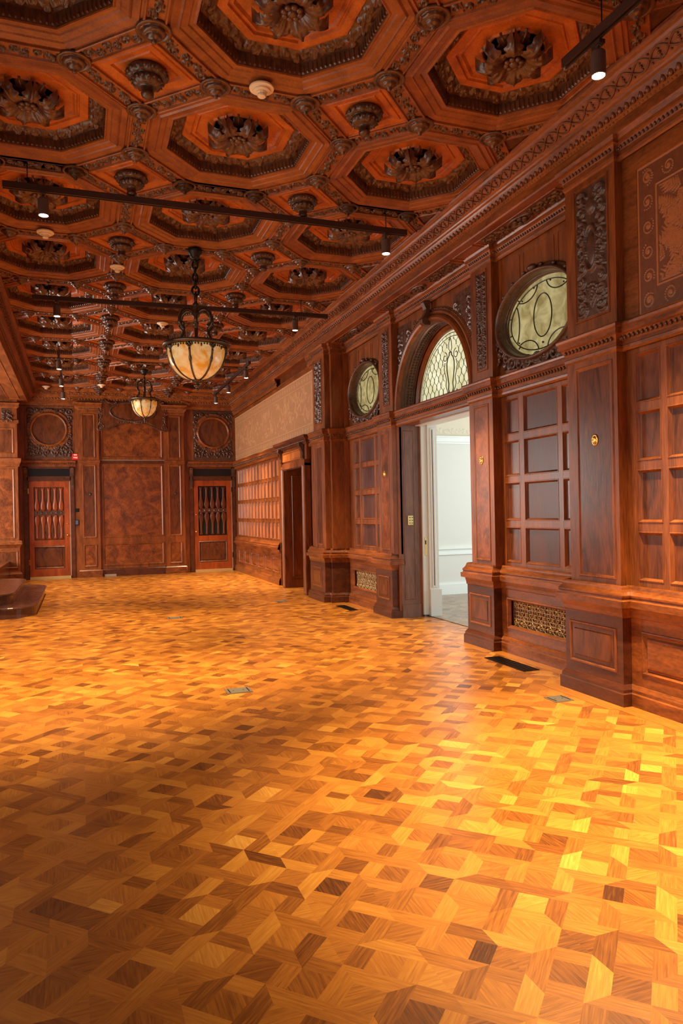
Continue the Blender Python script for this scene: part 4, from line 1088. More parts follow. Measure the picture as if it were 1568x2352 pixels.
for k in range(5): mb.ball(P(cx-.04+k*.02, 3.54+.02*(k % 2), .03), .026, .02, .024, 6, 4); mb.ball(P(cx-.06+k*.03, 4.03, .03), .026, .02, .03, 6, 4)
mb.build('scrolls', M['dark_carved'], r, smooth=True)

def roundel(cx, cz, a, b, c, d, label):
    r = empty('roundel_panel', (cx*K, YF, 1.35+(cz-1.35)*K), label, 'carved panel', 'carved roundel panels over the far doors')
    P = fw(.015)
    mb = MB(); mb.pbox(FW, a-.03, b+.03, c-.02, d+.02, 0, .02); mb.build('back_board', M['frame'], r)
    nu, nv = 100, 124; w_, h_ = b-a, d-c
    H = carve_panel(w_, h_, nu, nv, 17, .030, False)*0
    u = np.linspace(-w_/2, w_/2, nu); v = np.linspace(c-cz, d-cz, nv); X, Y = np.meshgrid(u, v); X = np.abs(X); rng = random.Random(4)
    for (px, py, r0, a0, dd) in ((.40, .40, .07, 0, 1), (.42, .26, .05, 2, -1), (.28, .44, .045, 3, 1), (.43, .05, .04, 1, 1), (.41, -.12, .045, 2, -1), (.40, -.30, .06, 1, 1), (.30, -.42, .07, 4, -1), (.40, -.52, .07, 0, 1), (.22, -.54, .07, 3, -1), (.08, -.52, .08, 5, 1), (.14, -.42, .05, 2, 1)):
        H = stroke(X, Y, spiral(px, py, r0, a0, 1.2, dd), np.linspace(.018, .009, 22), H, .034)
    for k in range(26):
        px, py = rng.uniform(.22, .45), rng.uniform(-.60, -.33); H = stroke(X, Y, [(px, py)], .022, H, .034)
    H = stroke(X, Y, [(x, -.44+.06*math.cos(x*30)) for x in np.linspace(0, .2, 9)], .03, H, .03)
    mb = MB(); mb.grid(P, a, b, c, d, H+.006); mb.build('corner_carving', M['dark_carved'], r, smooth=True)
    mb = MB(); mb.ellipse_rings(P, cx, cz, .345, .335, [(.125, .004), (.120, .030), (.105, .034), (.07, .020), (.055, .026), (.045, .050), (.025, .060), (.008, .048), (0, .024), (-.004, .014)], 72); mb.build('ring', M['frame_h'], r, smooth=True)
    mb = MB(); mb.ellipse_rings(P, cx, cz, .341, .331, [(0, .014), (-.15, .022), (-.28, .024)], 72, cap=True); mb.build('disc', M['panel'], r, smooth=True)
    mb = MB()
    for t in range(0, 360, 45):
        t = math.radians(t+22); curl(mb, P, cx+.44*math.cos(t), cz+.42*math.sin(t), .05, t, 1.1, 1 if math.cos(t) > 0 else -1, .02, .014, .02)
    for k in range(5): mb.ball(P(cx-.06+k*.03, cz+.45, .03), .025, .02, .022, 6, 4)
    mb.build('scrolls', M['dark_carved'], r, smooth=True)
roundel(3.10, 3.34, 2.61, 3.57, 2.67, 3.86, 'square carved panel with a round disc over the right far door')
roundel(-.615, 3.345, -1.08, -.11, 2.70, 3.84, 'square carved panel with a round disc over the left far door')

def far_door(idx, x0, x1, hinge_right, label, dark):
    r = empty('door_%d' % idx, ((x0+x1)/2*K, YF-.02, 0), label, 'door', kind='structure')
    mb = MB()
    for a, b in ((x0-.10, x0-.012), (x1+.012, x1+.10)): mb.pbox(FW, a, b, 0, 2.50, 0, .045)
    mb.pbox(FW, x0-.10, x1+.10, 2.19, 2.27, 0, .045); mb.pbox(FW, x0-.10, x1+.10, 2.455, 2.50, 0, .045); mb.build('door_casing', M['plinth'], r)
    mb = MB(); mb.pbox(FW, x0-.02, x1+.02, 2.285, 2.45, .0, .02); mb.build('transom_glass', M['darkglass'], r)
    mb = MB(); mb.sweep(fpath([(x1+.14, .02), (x0-.14, .02)]), kz([(0, 2.485), (.02, 2.50), (.02, 2.535), (.04, 2.58), (.06, 2.60), (.06, 2.635), (-.02, 2.65)])); mb.build('hood_moulding', M['frame_h'], r)
    bd = MB(); bd.beads(fpath([(x1+.14, .02), (x0-.14, .02)]), .045, 1.35+(2.565-1.35)*K, .035, .012, True); bd.build('bead_row', M['carved'], r, smooth=True)
    leaf_ = None
    a, b = x0+.10, x1-.12
    mb = MB(); n0, n1 = .0, .035
    mb.pbox(FW, x0, a, .02, 2.17, n0, n1); mb.pbox(FW, b, x1, .02, 2.17, n0, n1); mb.pbox(FW, a, b, .02, .195, n0, n1-.0004); mb.pbox(FW, a, b, .70, .84, n0, n1-.0004); mb.pbox(FW, a, b, 2.04, 2.17, n0, n1-.0004)
    leaf_ = mb.build('door_leaf', M['door'], r)
    mb = MB(); mb.nested(fw(.012), a, b, .195, .70, [(0, .024), (.01, .030), (.02, .012), (.03, .004), (.05, .004), (.06, .012), (.07, .012)]); mb.build('lower_panel', M['panel'], leaf_)
    mb = MB(); mb.pbox(FW, a, b, .84, 2.04, 0, .004); mb.build('back_panel', M['void'] if dark else M['panel'], leaf_)
    for k in range(5):       # carved open balusters in two tiers
        c = a+(b-a)*(k+.5)/5; wv = (b-a)/10
        for z0, z1 in ((.86, 1.40), (1.50, 2.02)):
            mb = MB(); up = z0 > 1.2; prof = []
            for q in range(13):
                t = q/12; tt = 1-t if up else t
                ww = wv*(.36+.52*math.exp(-((tt-.80)/.20)**2)+.35*math.exp(-(tt/.06)**2)); prof.append((ww, z0+(z1-z0)*t))
            rings = [[fw(.018)(c+w_*math.cos(2*PI*j/10), z, .010*math.sin(2*PI*j/10)*(w_/wv+.4)) for j in range(10)] for w_, z in prof]
            mb.loops(rings, True, True, True); mb.build('baluster', M['door'] if not dark else M['panel'], leaf_, smooth=True)
    mb = MB(); mb.pbox(fw(0), a, b, 1.40, 1.50, .006, .026)
    for k in range(6): mb.ball(fw(.028)(a+(b-a)*(k+.5)/6, 1.45, 0), .03, .008, .03, 8, 5)
    mb.build('centre_rail', M['carved'], leaf_)
    mb = MB()
    kx = x0+.045 if hinge_right else x1-.055
    for z, q in ((.94, .020), (1.205 if not hinge_right else 1.35, .013)):
        mb.ball(fw(.075)(kx, z, 0), q, q, q, 10, 7); mb.tube([fw(.03)(kx, z, 0), fw(.075)(kx, z, 0)], .006, 6); mb.ellipse_rings(fw(.036), kx, z, q*1.2, q*1.2, [(0, 0), (0, .003), (-.006, .005)], 16, cap=True)
    o = mb.build('door_knob', M['brass'], leaf_, smooth=True)
    mb = MB(); sx = x1+.002 if True else x0; mb.pbox(FW, sx-.006, sx+.022, .02, 2.17, .02, .040); mb.build('weather_strip', M['tape'], r)
    mb = MB(); mb.pbox(FW, x0, x1, .0, .02, .02, .075); mb.build('under_door_light', M['brass_pale'], r)  # pale metal strip stands in for the light showing under the door
    mb = MB()
    for z in (.35, 1.95): mb.pbox(FW, (x0-.018 if not hinge_right else x1+.0), (x0+.006 if not hinge_right else x1+.022), z-.06, z+.06, .03, .05)
    mb.build('hinge', M['brass'] if not hinge_right else M['iron'], r)
    mb = MB(); P2 = fw(.045)
    for sx in ((x0-.06), (x1+.06)): 
        pr_ = [(0, 2.27), (.03, 2.30), (.02, 2.36), (.05, 2.42), (.06, 2.48), (0, 2.48)]
        mb.loops([[P2(sx+s, z, n) for n, z in pr_] for s in (-.035, .035)], True, True, True)
        mb.loops([[P2(sx+s, z, n) for n, z in [(0, 1.98), (.02, 2.02), (.028, 2.12), (.015, 2.2), (0, 2.27)]] for s in (-.03, .03)], True, True, True)
    mb.build('console', M['dark_carved'], r)
far_door(1, -1.062, -.205, False, 'left far door with red-backed carved balusters', False)
far_door(2, 2.60, 3.51, True, 'right far door with dark gaps between carved balusters', True)
# cornice returning along the far wall
cf = empty('trim_4', (1.2, YF, 3.9), 'carved cornice across the top of the far wall', 'cornice', kind='structure')
cornice_run([(3.55, YF-.02), (-1.3, YF-.02)], 1, cf, 'f')
mb = MB(); mb.sweep([(3.5, YF-.02), (-1.3, YF-.02)], [(0, 3.80), (.015, 3.81), (.02, 3.84), (.03, 3.86)]); mb.build('lower_fillet', M['frame_h'], cf)
bd = MB(); bd.beads([(3.5, YF-.02), (2.35, YF-.02)], .02, 3.80, .035, .011); bd.beads([(.0, YF-.02), (-1.2, YF-.02)], .02, 3.80, .035, .011); bd.build('bead_row', M['carved'], cf, smooth=True)

# ---------------------------------------------------------------- left side: beam, alcove and its far pier
wall_l = empty('wall_left', (-1.1, 8, 0), 'left side wall with a raised alcove beyond the curved steps', 'wall', kind='structure')
mb = MB()
mb.box(-1.2, -1.06, -3.1, 1.9, 0, 4.3); mb.box(-1.2, -1.06, 1.9, 7.3, 0, .9); mb.box(-1.2, -1.06, 1.9, 7.3, 3.0, 4.3); mb.box(-1.2, -1.06, 7.3, 10.2, 0, 4.3)
mb.box(-3.72, -3.62, 10.2, 17.1, 0, .7); mb.box(-3.72, -3.62, 10.2, 17.1, 3.1, 4.5); mb.box(-3.72, -3.62, 10.2, 11.0, 0, 4.5); mb.box(-3.72, -3.62, 16.4, 17.1, 0, 4.5)
mb.box(-3.7, -1.06, 10.1, 10.2, 0, 4.5); mb.box(-3.7, -1.40, 10.2, 16.58, 0, .44); mb.box(-3.7, -1.02, 10.2, 16.6, 3.86, 4.5)
mb.build('wall_core', M['panel'], wall_l)
cl = empty('trim_5', (-1.0, 8, 3.9), 'dark carved beam and cornice along the left side of the ceiling', 'cornice', kind='structure')
cornice_run([(-1.06, -3.0), (-1.06, 17.05)], -1, cl, 'l')
mb = MB(); mb.nested(lambda s, z, n: (-1.06-z, s, 3.849-n), 10.3, 16.4, .07, .30, [(0, 0), (.006, .008), (.016, .008), (.026, -.006), (.03, -.01)]); mb.build('soffit_panel', M['frame_h'], cl)
KL = 16.6/17.2; LP = PY(16.58, KL)
r = empty('pilaster', (-1.6, 16.6, 0), 'wide panelled pier at the left edge facing the viewer beside the far left door', 'pilaster')
mb = MB(); mb.box(-3.7, -1.205, 16.6, 17.0, 0, 3.86); mb.pbox(LP, -2.2, -1.255, .0, 3.9, -.02, 0); mb.build('shaft', M['frame'], r)
def lpan(a, b, c, d, mt, n=0.0):
    m1 = MB(); P = lambda s, z, m: LP(s, z, n+m)
    m1.nested(P, a, b, c, d, [(0, 0), (.006, .012), (.02, .012), (.034, .002), (.04, .001)], False); m1.build('panel_moulding', M['frame'], r)
    m2 = MB(); m2.nested(P, a+.04, b-.04, c+.04, d-.04, [(0, .0012), (.002, .0014)]); m2.build('panel_field', M[mt], r)
lpan(-2.0, -1.325, .90, 2.44, 'burl'); lpan(-2.0, -1.325, 2.76, 3.33, 'panel'); 
mb = MB(); lp_ = lambda n: [(-1.24*KL, 16.6), (-1.24*KL, 16.58-n), (-2.3, 16.58-n)]
kl = lambda pr: [(o, 0.0 if z <= 0 else 1.35+(z-1.35)*KL) for o, z in pr]
mb.sweep(lp_(.03), kl([(.045, 0), (.045, .13), (.03, .15), (.02, .17), (0, .18)])); mb.sweep(lp_(.03), kl([(0, .18), (0, .70)])); mb.sweep(lp_(.03), kl([(0, .70), (.02, .74), (.05, .78), (.05, .83), (.03, .86), (-.03, .87)]))
mb.sweep(lp_(0), kl([(0, 2.47), (.02, 2.49), (.02, 2.52), (.05, 2.58), (.06, 2.66), (0, 2.68)])); mb.sweep(lp_(0), kl([(0, 3.42), (.02, 3.44), (.02, 3.5), (0, 3.52)])); mb.sweep(lp_(0), kl([(0, 3.76), (.03, 3.79), (.03, 3.84), (.05, 3.87), (0, 3.9)]))
mb.build('mouldings', M['frame_h'], r)
lpan(-2.0, -1.275, .25, .64, 'panel', .03)
mb = MB(); H = carve_panel(.20, .32, 40, 60, 9, .03, False); mb.grid(LP, -1.56, -1.36, 3.44, 3.76, H+.004)
for k in range(9): mb.ball(LP(-1.44+.03*((k*7) % 4), 3.47+.022*k, .03), .022, .02, .022, 6, 4)
mb.build('grape_carving', M['carved'], r, smooth=True)
# wall behind the viewer, with an opening added for the fill light
wb = empty('wall_back', (1.2, -3.05, 0), 'plain panelled wall behind the viewer', 'wall', kind='structure')
mb = MB(); mb.box(-3.8, -.7, -3.15, -3.05, 0, 4.5); mb.box(3.1, 4.2, -3.15, -3.05, 0, 4.5); mb.box(-.7, 3.1, -3.15, -3.05, 0, .7); mb.box(-.7, 3.1, -3.15, -3.05, 3.3, 4.5); mb.build('wall_core', M['panel'], wb)
# plain mullioned windows on the unseen sides, for the daylight; the one behind the viewer is added for fill
def mullions(idx, fn, a, b, z0, z1, k, label):
    r = empty('window_%d' % idx, fn((a+b)/2, z0, 0), label, 'window', kind='structure'); mb = MB()
    mb.pbox(fn, a-.06, b+.06, z0-.06, z0, -.05, .05); mb.pbox(fn, a-.06, b+.06, z1, z1+.06, -.05, .05)
    for j in range(k+1): s = a+(b-a)*j/k; mb.pbox(fn, s-.03, s+.03, z0, z1, -.03, .03)
    mb.pbox(fn, a, b, z1-.75, z1-.71, -.02, .02); mb.build('window_frame', M['frame'], r)
mullions(4, lambda s, z, n: (-3.66+n, s, z), 11.0, 16.4, .7, 3.1, 4, 'wide daylit window in the back of the left alcove')
mullions(5, lambda s, z, n: (-1.12+n, s, z), 1.9, 7.3, .9, 3.0, 4, 'daylit window in the left wall outside the picture')
mullions(6, lambda s, z, n: (s, -3.1+n, z), -.7, 3.1, .7, 3.3, 3, 'added window behind the viewer for the fill light')

# ---------------------------------------------------------------- white room
ww = empty('wall_white_room', (5.5, 10.2, 0), 'pale painted wall with rails seen through the doorway', 'wall', kind='structure')
mb = MB(); mb.box(XB, 8.4, 10.14, 10.24, 0, 4.5); mb.box(8.4, 8.5, 4.5, 10.3, 0, .4); mb.box(XB, 8.5, 4.5, 4.6, 0, 4.5); mb.build('wall_paint', M['white2'], ww)
mb = MB(); mb.box(XB, 4.13, 4.6, 6.30, 0, 2.6); mb.box(XB, 4.13, 8.26, 10.2, 0, 2.6); mb.box(XB, 4.13, 4.6, 10.2, 3.5, 4.5); mb.build('inner_wall', M['white2'], ww)
PW = lambda s, z, n: (s, 10.14-n, z)
mb = MB()
for z0, z1, n in ((0, .165, .03), (.165, .19, .018), (.63, .66, .02), (.66, .72, .012), (.72, .76, .035), (2.40, 2.43, .02), (2.43, 2.50, .05), (2.50, 2.52, .07)): mb.pbox(PW, 4.2, 8.4, z0, z1, 0, n)
mb.build('rails', M['white'], ww)
mb = MB(); H = rib_relief(4.2, .10, 300, 12, 3, .01, 40); mb.grid(PW, 4.2, 8.4, 2.56, 2.66, H+.004); mb.build('plaster_border', M['plaster'], ww, smooth=True)
mb = MB(); mb.box(4.2, 8.4, 10.135, 10.14, 2.52, 4.5); mb.box(XB, 8.4, 4.6, 10.2, 3.9, 4.0); mb.build('plaster_frieze', M['plaster'], ww)
r = empty('door_4', (4.2, 8.2, 0), 'white painted sliding door edge and casing at the far side of the doorway', 'door', kind='structure')
mb = MB(); mb.box(4.09, 4.165, 8.19, 8.30, .02, 2.43); mb.build('sliding_door_edge', M['white'], r)
mb = MB(); mb.box(4.168, 4.30, 8.17, 8.28, .12, 2.46); mb.box(4.17, 4.325, 8.155, 8.28, 0, .34)
J = lambda s, z, n: (s, 8.17-n, z); mb.nested(J, 4.20, 4.265, .36, 2.40, [(0, .0), (.008, .010), (.02, .010), (.028, .0)])
mb.box(4.17, 4.32, 6.25, 8.3, 2.44, 2.56); mb.box(4.17, 4.35, 6.25, 8.3, 2.56, 2.60); mb.box(4.17, 4.30, 6.2, 6.32, 0, 2.5)
mb.build('white_casing', M['white'], r)
mb = MB(); J2 = lambda s, z, n: (s, 8.19-n, z); mb.nested(J2, 4.112, 4.140, .77, 1.005, [(0, 0), (.001, .003), (.004, .004)]); mb.build('brass_latch_plate', M['brass_pale'], r)
mb = MB(); mb.pbox(J2, 4.118, 4.133, .915, .965, .003, .0055); mb.build('latch_slot', M['black'], r)

# ---------------------------------------------------------------- chandeliers
def chandelier():
    r = empty('chandelier', (0, 0, 0))
    Z = 0   # z = 0 at the rim of the bowl
    mb = MB(); mb.lathe((0, 0, Z), [(.350, .022), (.356, .010), (.350, -.004), (.336, -.012), (.318, -.020), (.312, -.010), (.310, .006), (.324, .018), (.338, .026), (.350, .022)], 56, None, False)
    for k in range(56): t = 2*PI*k/56; mb.ball((.343*math.cos(t), .343*math.sin(t), .018), .009, .009, .007, 5, 3)
    mb.build('rim', M['bronze'], r, smooth=True)
    def rb(t): return .305*math.sqrt(max(0, 1-(t)**2.3))     # t: 0 at rim, 1 at the bottom
    prof = [(rb(q/16), -.015-.345*q/16) for q in range(17)]; prof[-1] = (.03, -.36)
    for k in range(8):
        mb = MB(); a0, a1 = k*PI/4+PI/8, (k+1)*PI/4+PI/8
        mb.loops([[(R_*math.cos(a0+(a1-a0)*j/8), R_*math.sin(a0+(a1-a0)*j/8), z) for j in range(9)] for R_, z in prof], False); mb.build('glass_panel', M['amber'], r, smooth=True)
    for k in range(8):
        mb = MB(); a0 = k*PI/4+PI/8
        mb.tube([((R_+.003)*math.cos(a0), (R_+.003)*math.sin(a0), z) for R_, z in prof], [.011+.006*(i in (7, 8)) for i in range(17)], 6)
        for q in (0, 1, 2): mb.ball((.31*math.cos(a0), .31*math.sin(a0), -.03-.03*q), .017-.003*q, .017-.003*q, .018, 6, 4)
        for dd in (-.09, .09, -.045, .045): mb.ball((.312*math.cos(a0+dd), .312*math.sin(a0+dd), -.034-.012*(abs(dd) < .05)), .012, .012, .016, 6, 4)
        mb.build('rib', M['bronze'], r, smooth=True)
    mb = MB()
    for k in range(64):
        t = 2*PI*k/64; mb.ball((.313*math.cos(t), .313*math.sin(t), -.030-(.012 if k % 4 == 0 else 0)), .010, .010, .011+(.010 if k % 4 == 0 else 0), 5, 4)
    mb.build('filigree', M['bronze'], r, smooth=True)
    mb = MB(); mb.lathe((0, 0, 0), [(.062, -.352), (.066, -.362), (.05, -.372), (.026, -.382), (.020, -.392), (.034, -.402), (.036, -.415), (.020, -.428), (.012, -.438), (.018, -.446), (.018, -.456), (.006, -.468)], 16, lambda t, i: 1+.08*math.cos(6*t)*(i < 3)); mb.build('finial', M['bronze'], r, smooth=True)
    for k in range(6):
        mb = MB(); a = k*PI/3+.35; ca, sa = math.cos(a), math.sin(a)
        pts = [(.035, .36), (.07, .385), (.12, .385), (.165, .35), (.19, .29), (.195, .235), (.170, .20), (.145, .17), (.150, .12), (.175, .07), (.215, .035), (.245, .02)]
        # smooth it
        P_ = []
        for i in range(len(pts)-1):
            for q in range(3): t = q/3; P_.append((pts[i][0]*(1-t)+pts[i+1][0]*t, pts[i][1]*(1-t)+pts[i+1][1]*t))
        P_.append(pts[-1]); n_ = len(P_)
        mb.tube([(x*ca, x*sa, z) for x, z in P_], [.017-.006*abs(i/n_-.4) for i in range(n_)], 7)
        for i in range(2, 17, 1): x, z = P_[i]; mb.ball(((x+.014)*ca, (x+.014)*sa, z+.008), .0075, .0075, .0075, 5, 3)
        c = spiral(.165, .225, .035, 0, 1.1, -1, 12); mb.tube([(p[0]*ca, p[0]*sa, p[1]) for p in c], .009, 6)
        c = spiral(.265, .035, .028, PI, 1.1, 1, 12); mb.tube([(p[0]*ca, p[0]*sa, p[1]) for p in c], .009, 6)
        mb.build('scroll_arm', M['bronze'], r, smooth=True)
    mb = MB(); mb.lathe((0, 0, 0), [(.010, .02), (.010, .22), (.026, .235), (.030, .25), (.016, .27), (.016, .30), (.034, .32), (.045, .35), (.040, .38), (.022, .40), (.026, .43), (.034, .45), (.020, .47), (.012, .50)], 14); mb.build('stem', M['bronze'], r, smooth=True)
    return r
def chain_parts(r, z0, z1, ztop):
    n = max(1, round((z1-z0)/.070)); st = (z1-z0)/n
    for k in range(n):
        mb = MB(); c = z0+(k+.5)*st; ln, wd_ = st*.70, .026; pts = []
        big = k < 2
        if big: wd_ = .036
        for q in range(16):
            t = 2*PI*q/16; x = wd_*math.cos(t); z = c+ln*math.sin(t); pts.append((x, 0, z) if k % 2 else (0, x, z))
        mb.tube([(p[0], p[1], p[2]) for p in pts], .0105 if not big else .013, 6, True); mb.v = [(v[0]+r.location.x, v[1]+r.location.y, v[2]+r.location.z) for v in mb.v]; mb.build('chain_link', M['iron'], r, smooth=True)
    mb = MB(); mb.lathe((r.location.x, r.location.y, r.location.z), [(.012, z1-.01), (.018, z1), (.024, z1+.02), (.020, z1+.03), (.036, ztop-.10), (.05, ztop-.08), (.055, ztop-.06), (.075, ztop-.04), (.080, ztop-.01), (.078, ztop)], 18); mb.build('ceiling_canopy', M['iron'], r, smooth=True)
ch = chandelier(); tag(ch, 'large nearer chandelier with an amber glass bowl on a dark chain', 'chandelier', 'amber glass bowl chandeliers')
ch.location = (1.195, 7.63, 3.125)
ch2 = dup(ch, (1.215, 14.2, 3.57), None, 'small distant chandelier with an amber bowl before the far wall')
ch2.scale = (.82, .82, .95)
chain_parts(ch, .49, .90, 4.16-3.125-.003)
ch2.scale = (1, 1, 1)
for c in kids(ch2): c.scale = (.80, .80, .92)
chain_parts(ch2, .45, .50, 4.16-3.57-.003)

# ---------------------------------------------------------------- lighting tracks and spotlights
def track(p0, p1, z, rods, label):
    p0, p1 = Vector(p0), Vector(p1); d = (p1-p0).normalized(); n = Vector((-d.y, d.x)); c = (p0+p1)/2
    r = empty('lighting_track', (c.x, c.y, z), label, 'track light rail', 'suspended lighting tracks')
    mb = MB(); w2 = .020
    prof = [(-w2, .028), (w2, .028), (w2, -.024), (.009, -.024), (.009, -.010), (-.009, -.010), (-.009, -.024), (-w2, -.024)]
    mb.loops([[(q.x+n.x*a, q.y+n.y*a, z+b) for a, b in prof] for q in (p0, p1)], True, True, True); mb.build('rail', M['track'], r)
    for t in rods:
        q = p0+(p1-p0)*t; mb = MB(); mb.tube([(q.x, q.y, z+.02), (q.x, q.y, 4.155)], .004, 6); mb.lathe((q.x, q.y, 4.13), [(.018, .02), (.018, .03), (.004, .034)], 10); mb.build('hanger_rod', M['iron'], r)
    return r
track((-.52, 6.17), (2.95, 6.13), 3.97, (.052, .94), 'brown lighting rail crossing the ceiling in front of the nearer chandelier')
track((-.48, 9.22), (3.17, 9.06), 3.97, (.05, .9), 'brown lighting rail crossing the ceiling behind the nearer chandelier')
track((2.75, 3.52), (2.80, .30), 3.98, (.10, .85), 'lighting rail cut off by the top right corner')
track((2.82, 12.2), (2.82, 15.75), 3.97, (.08, .55, .95), 'pale lighting rail running lengthwise near the far right corner')
track((-.27, 12.3), (-.27, 15.9), 3.97, (.08, .55, .95), 'lighting rail running lengthwise near the far left corner')
def spotlight(i, x, y, label, e=1.0, aim=None):
    r = empty('spotlight', (x, y, 3.97), label, 'spotlight', 'black track spotlights')
    mb = MB(); mb.box(x-.02, x+.02, y-.035, y+.035, 3.925, 3.948); mb.lathe((x, y, 0), [(.010, 3.88), (.010, 3.93)], 10); mb.build('track_adapter', M['track'], r)
    mb = MB(); mb.lathe((x, y, 0), [(.012, 3.897), (.034, 3.895), (.041, 3.885), (.041, 3.760), (.036, 3.758), (.036, 3.775)], 22, None, False); hs_ = mb.build('lamp_housing', M['lamp_body'], r, smooth=False)
    mb = MB(); mb.lathe((x, y, 0), [(.034, 3.764), (.020, 3.758), (.004, 3.756)], 18); mb.build('lens', M['lamp_lens'], hs_, smooth=True)
    d = bpy.data.lights.new('spot_lamp', 'SPOT'); d.energy = SPOT_E*e; d.color = (1.0, .76, .44); d.spot_size = math.radians(70); d.spot_blend = 1.0; d.shadow_soft_size = .03
    o = bpy.data.objects.new('spot_lamp', d); C.objects.link(o); o.location = (0, 0, -.225); o.parent = r
    if aim: o.rotation_euler = Vector((aim[0]-x, aim[1]-y, -3.75)).to_track_quat('-Z', 'Y').to_euler()
for i, (x, y, lab, e) in enumerate([(-.225, 6.16, 'lit spotlight under the left end of the front rail', 1.7), (2.74, 6.14, 'lit spotlight under the right end of the front rail', 1.2),
    (2.77, 3.25, 'bright spotlight hanging from the rail at the top right corner', 2.5), (-.21, 9.21, 'lit spotlight on the left end of the second rail', 1.3), (2.72, 9.08, 'spotlight on the right end of the second rail', .9),
    (2.82, 12.5, 'nearest spotlight on the lengthwise far right rail', .8), (2.82, 14.1, 'middle spotlight on the lengthwise far right rail', .8), (2.82, 15.5, 'spotlight on the far right rail closest to the end wall', .7),
    (-.27, 12.5, 'nearest small spotlight on the far left rail', .4), (-.27, 14.1, 'middle small spotlight on the far left rail', .4), (-.27, 15.6, 'small spotlight on the far left rail closest to the end wall', .4),
    (2.79, 1.0, 'spotlight on the corner rail above and behind the viewer', .5)]):
    spotlight(i, x, y, lab, e, (2.65, 2.75) if i == 2 else None)

# ---------------------------------------------------------------- smoke detectors
def detector(x, y, z=4.15):
    r = empty('smoke_detector', (x, y, z))
    mb = MB(); mb.lathe((x, y, z), [(.078, .0), (.082, -.006), (.080, -.014), (.060, -.018), (.056, -.024), (.056, -.030), (.044, -.034)], 28); bs_ = mb.build('base', M['plastic'], r, smooth=False)
    mb = MB(); mb.lathe((x, y, z), [(.036, -.034), (.036, -.040), (.030, -.046), (.030, -.058), (.026, -.064), (.010, -.066)], 20, lambda t, i: 1-.06*(math.cos(10*t) > 0)); mb.build('sensor_cap', M['plastic'], bs_)
    return r
det = detector(1.175, 4.58)
tag(det, 'white round smoke detector on the rib in front of the nearest full coffer', 'smoke detector', 'white ceiling smoke detectors')
for x, y, lab in ((-.263, 7.56, 'smoke detector below the left lamp of the front rail'), (.449, 8.38, 'smoke detector in the middle between the two crossing rails'), (1.185, 10.66, 'small smoke detector just left of the nearer chandelier arms'),
                  (-.62, 16.45, 'distant smoke detector in the far left corner of the ceiling'), (.489, 16.0, 'distant smoke detector near the middle of the far cornice')):
    dup(det, (x, y, 4.15), None, lab)

# ---------------------------------------------------------------- grilles, registers, plates
def wall_grille(y0, y1, x, label):
    r = empty('heating_grille', (x, (y0+y1)/2, .24), label, 'grille', 'lattice heating grilles in the dado'); P = PX(x)
    mb = MB(); mb.pbox(P, y0, y1, .235, .505, -.012, -.010); mb.build('dark_backing', M['black'], r)
    mb = MB(); w_ = y1-y0; n = int(w_/.036)
    for k in range(n+1): s = y0+w_*k/n; mb.tube([P(s, .24, -.002), P(s, .50, -.002)], .0040, 5)
    for k in range(8): z = .250+.0345*k; mb.tube([P(y0, z, .0), P(y1, z, .0)], .0046, 5)
    for k in range(int(w_/.13)):
        for q in range(3):
            cy, cz = y0+.06+k*.13+(.065 if q % 2 else 0), .285+q*.085
            if cy > y1-.03: continue
            mb.tube([P(cy-.030, cz+.034, .004), P(cy+.030, cz-.034, .004)], .0058, 6); mb.tube([P(cy+.030, cz+.010, .004), P(cy-.030, cz-.048, .004)], .0045, 6)
            mb.tube([P(cy+.05+.016*math.cos(t*PI/6), cz+.022*math.sin(t*PI/6), .004) for t in range(12)], .004, 5, True); mb.ball(P(cy-.045, cz, .003), .011, .013, .013, 6, 4)
    mb.build('lattice', M['grille'], r)
wall_grille(4.84, 5.77, 3.815, 'bronze lattice grille set low in the wall beside the near pilaster')
wall_grille(8.90, 9.82, 3.815, 'smaller looking lattice grille low in the wall beyond the doorway')
def floor_register(x0, x1, y0, y1, label):
    r = empty('floor_register', ((x0+x1)/2, (y0+y1)/2, 0), label, 'floor vent', 'dark slotted floor registers')
    mb = MB(); mb.box(x0, x1, y0, y1, .0015, .003); mb.build('dark_opening', M['black'], r)
    mb = MB(); mb.box(x0, x1, y0, y0+.01, .002, .006); mb.box(x0, x1, y1-.01, y1, .002, .006); mb.box(x0, x0+.01, y0, y1, .002, .0061); mb.box(x1-.01, x1, y0, y1, .002, .0061)
    k = int((y1-y0)/.016)
    for j in range(k): y = y0+(j+.5)*(y1-y0)/k; mb.box(x0, x1, y-.003, y+.003, .002, .0055)
    for j in range(1, 4): xx = x0+(x1-x0)*j/4; mb.box(xx-.003, xx+.003, y0, y1, .002, .0058)
    mb.build('slotted_plate', M['iron'], r)
floor_register(3.415, 3.570, 5.04, 5.65, 'long dark floor register in front of the near wall grille')
floor_register(3.430, 3.560, 9.12, 9.69, 'dark floor register beyond the doorway in front of the far grille')
def floor_plate(x, y, a, b, rot, label):
    r = empty('floor_outlet_cover', (x, y, 0), label, 'floor outlet', 'grey metal floor outlet covers')
    mb = MB(); mb.box(x-a/2, x+a/2, y-b/2, y+b/2, .0015, .0035)
    mb.box(x-a/2+.01, x+a/2-.01, y-b/2+.01, y+b/2-.01, .0035, .0045); mb.build('cover_plate', M['steel'], r)
    mb = MB()
    for sx in (-1, 1): mb.box(x+sx*a*.38-.004, x+sx*a*.38+.004, y-b*.35, y+b*.35, .0045, .006); mb.ball((x+sx*a*.2, y, .0045), .006, .006, .002)
    mb.build('hinge_detail', M['iron'], r); r.rotation_euler = (0, 0, 0)
floor_plate(1.113, 5.41, .19, .16, 0, 'grey floor outlet cover in the open middle of the parquet')
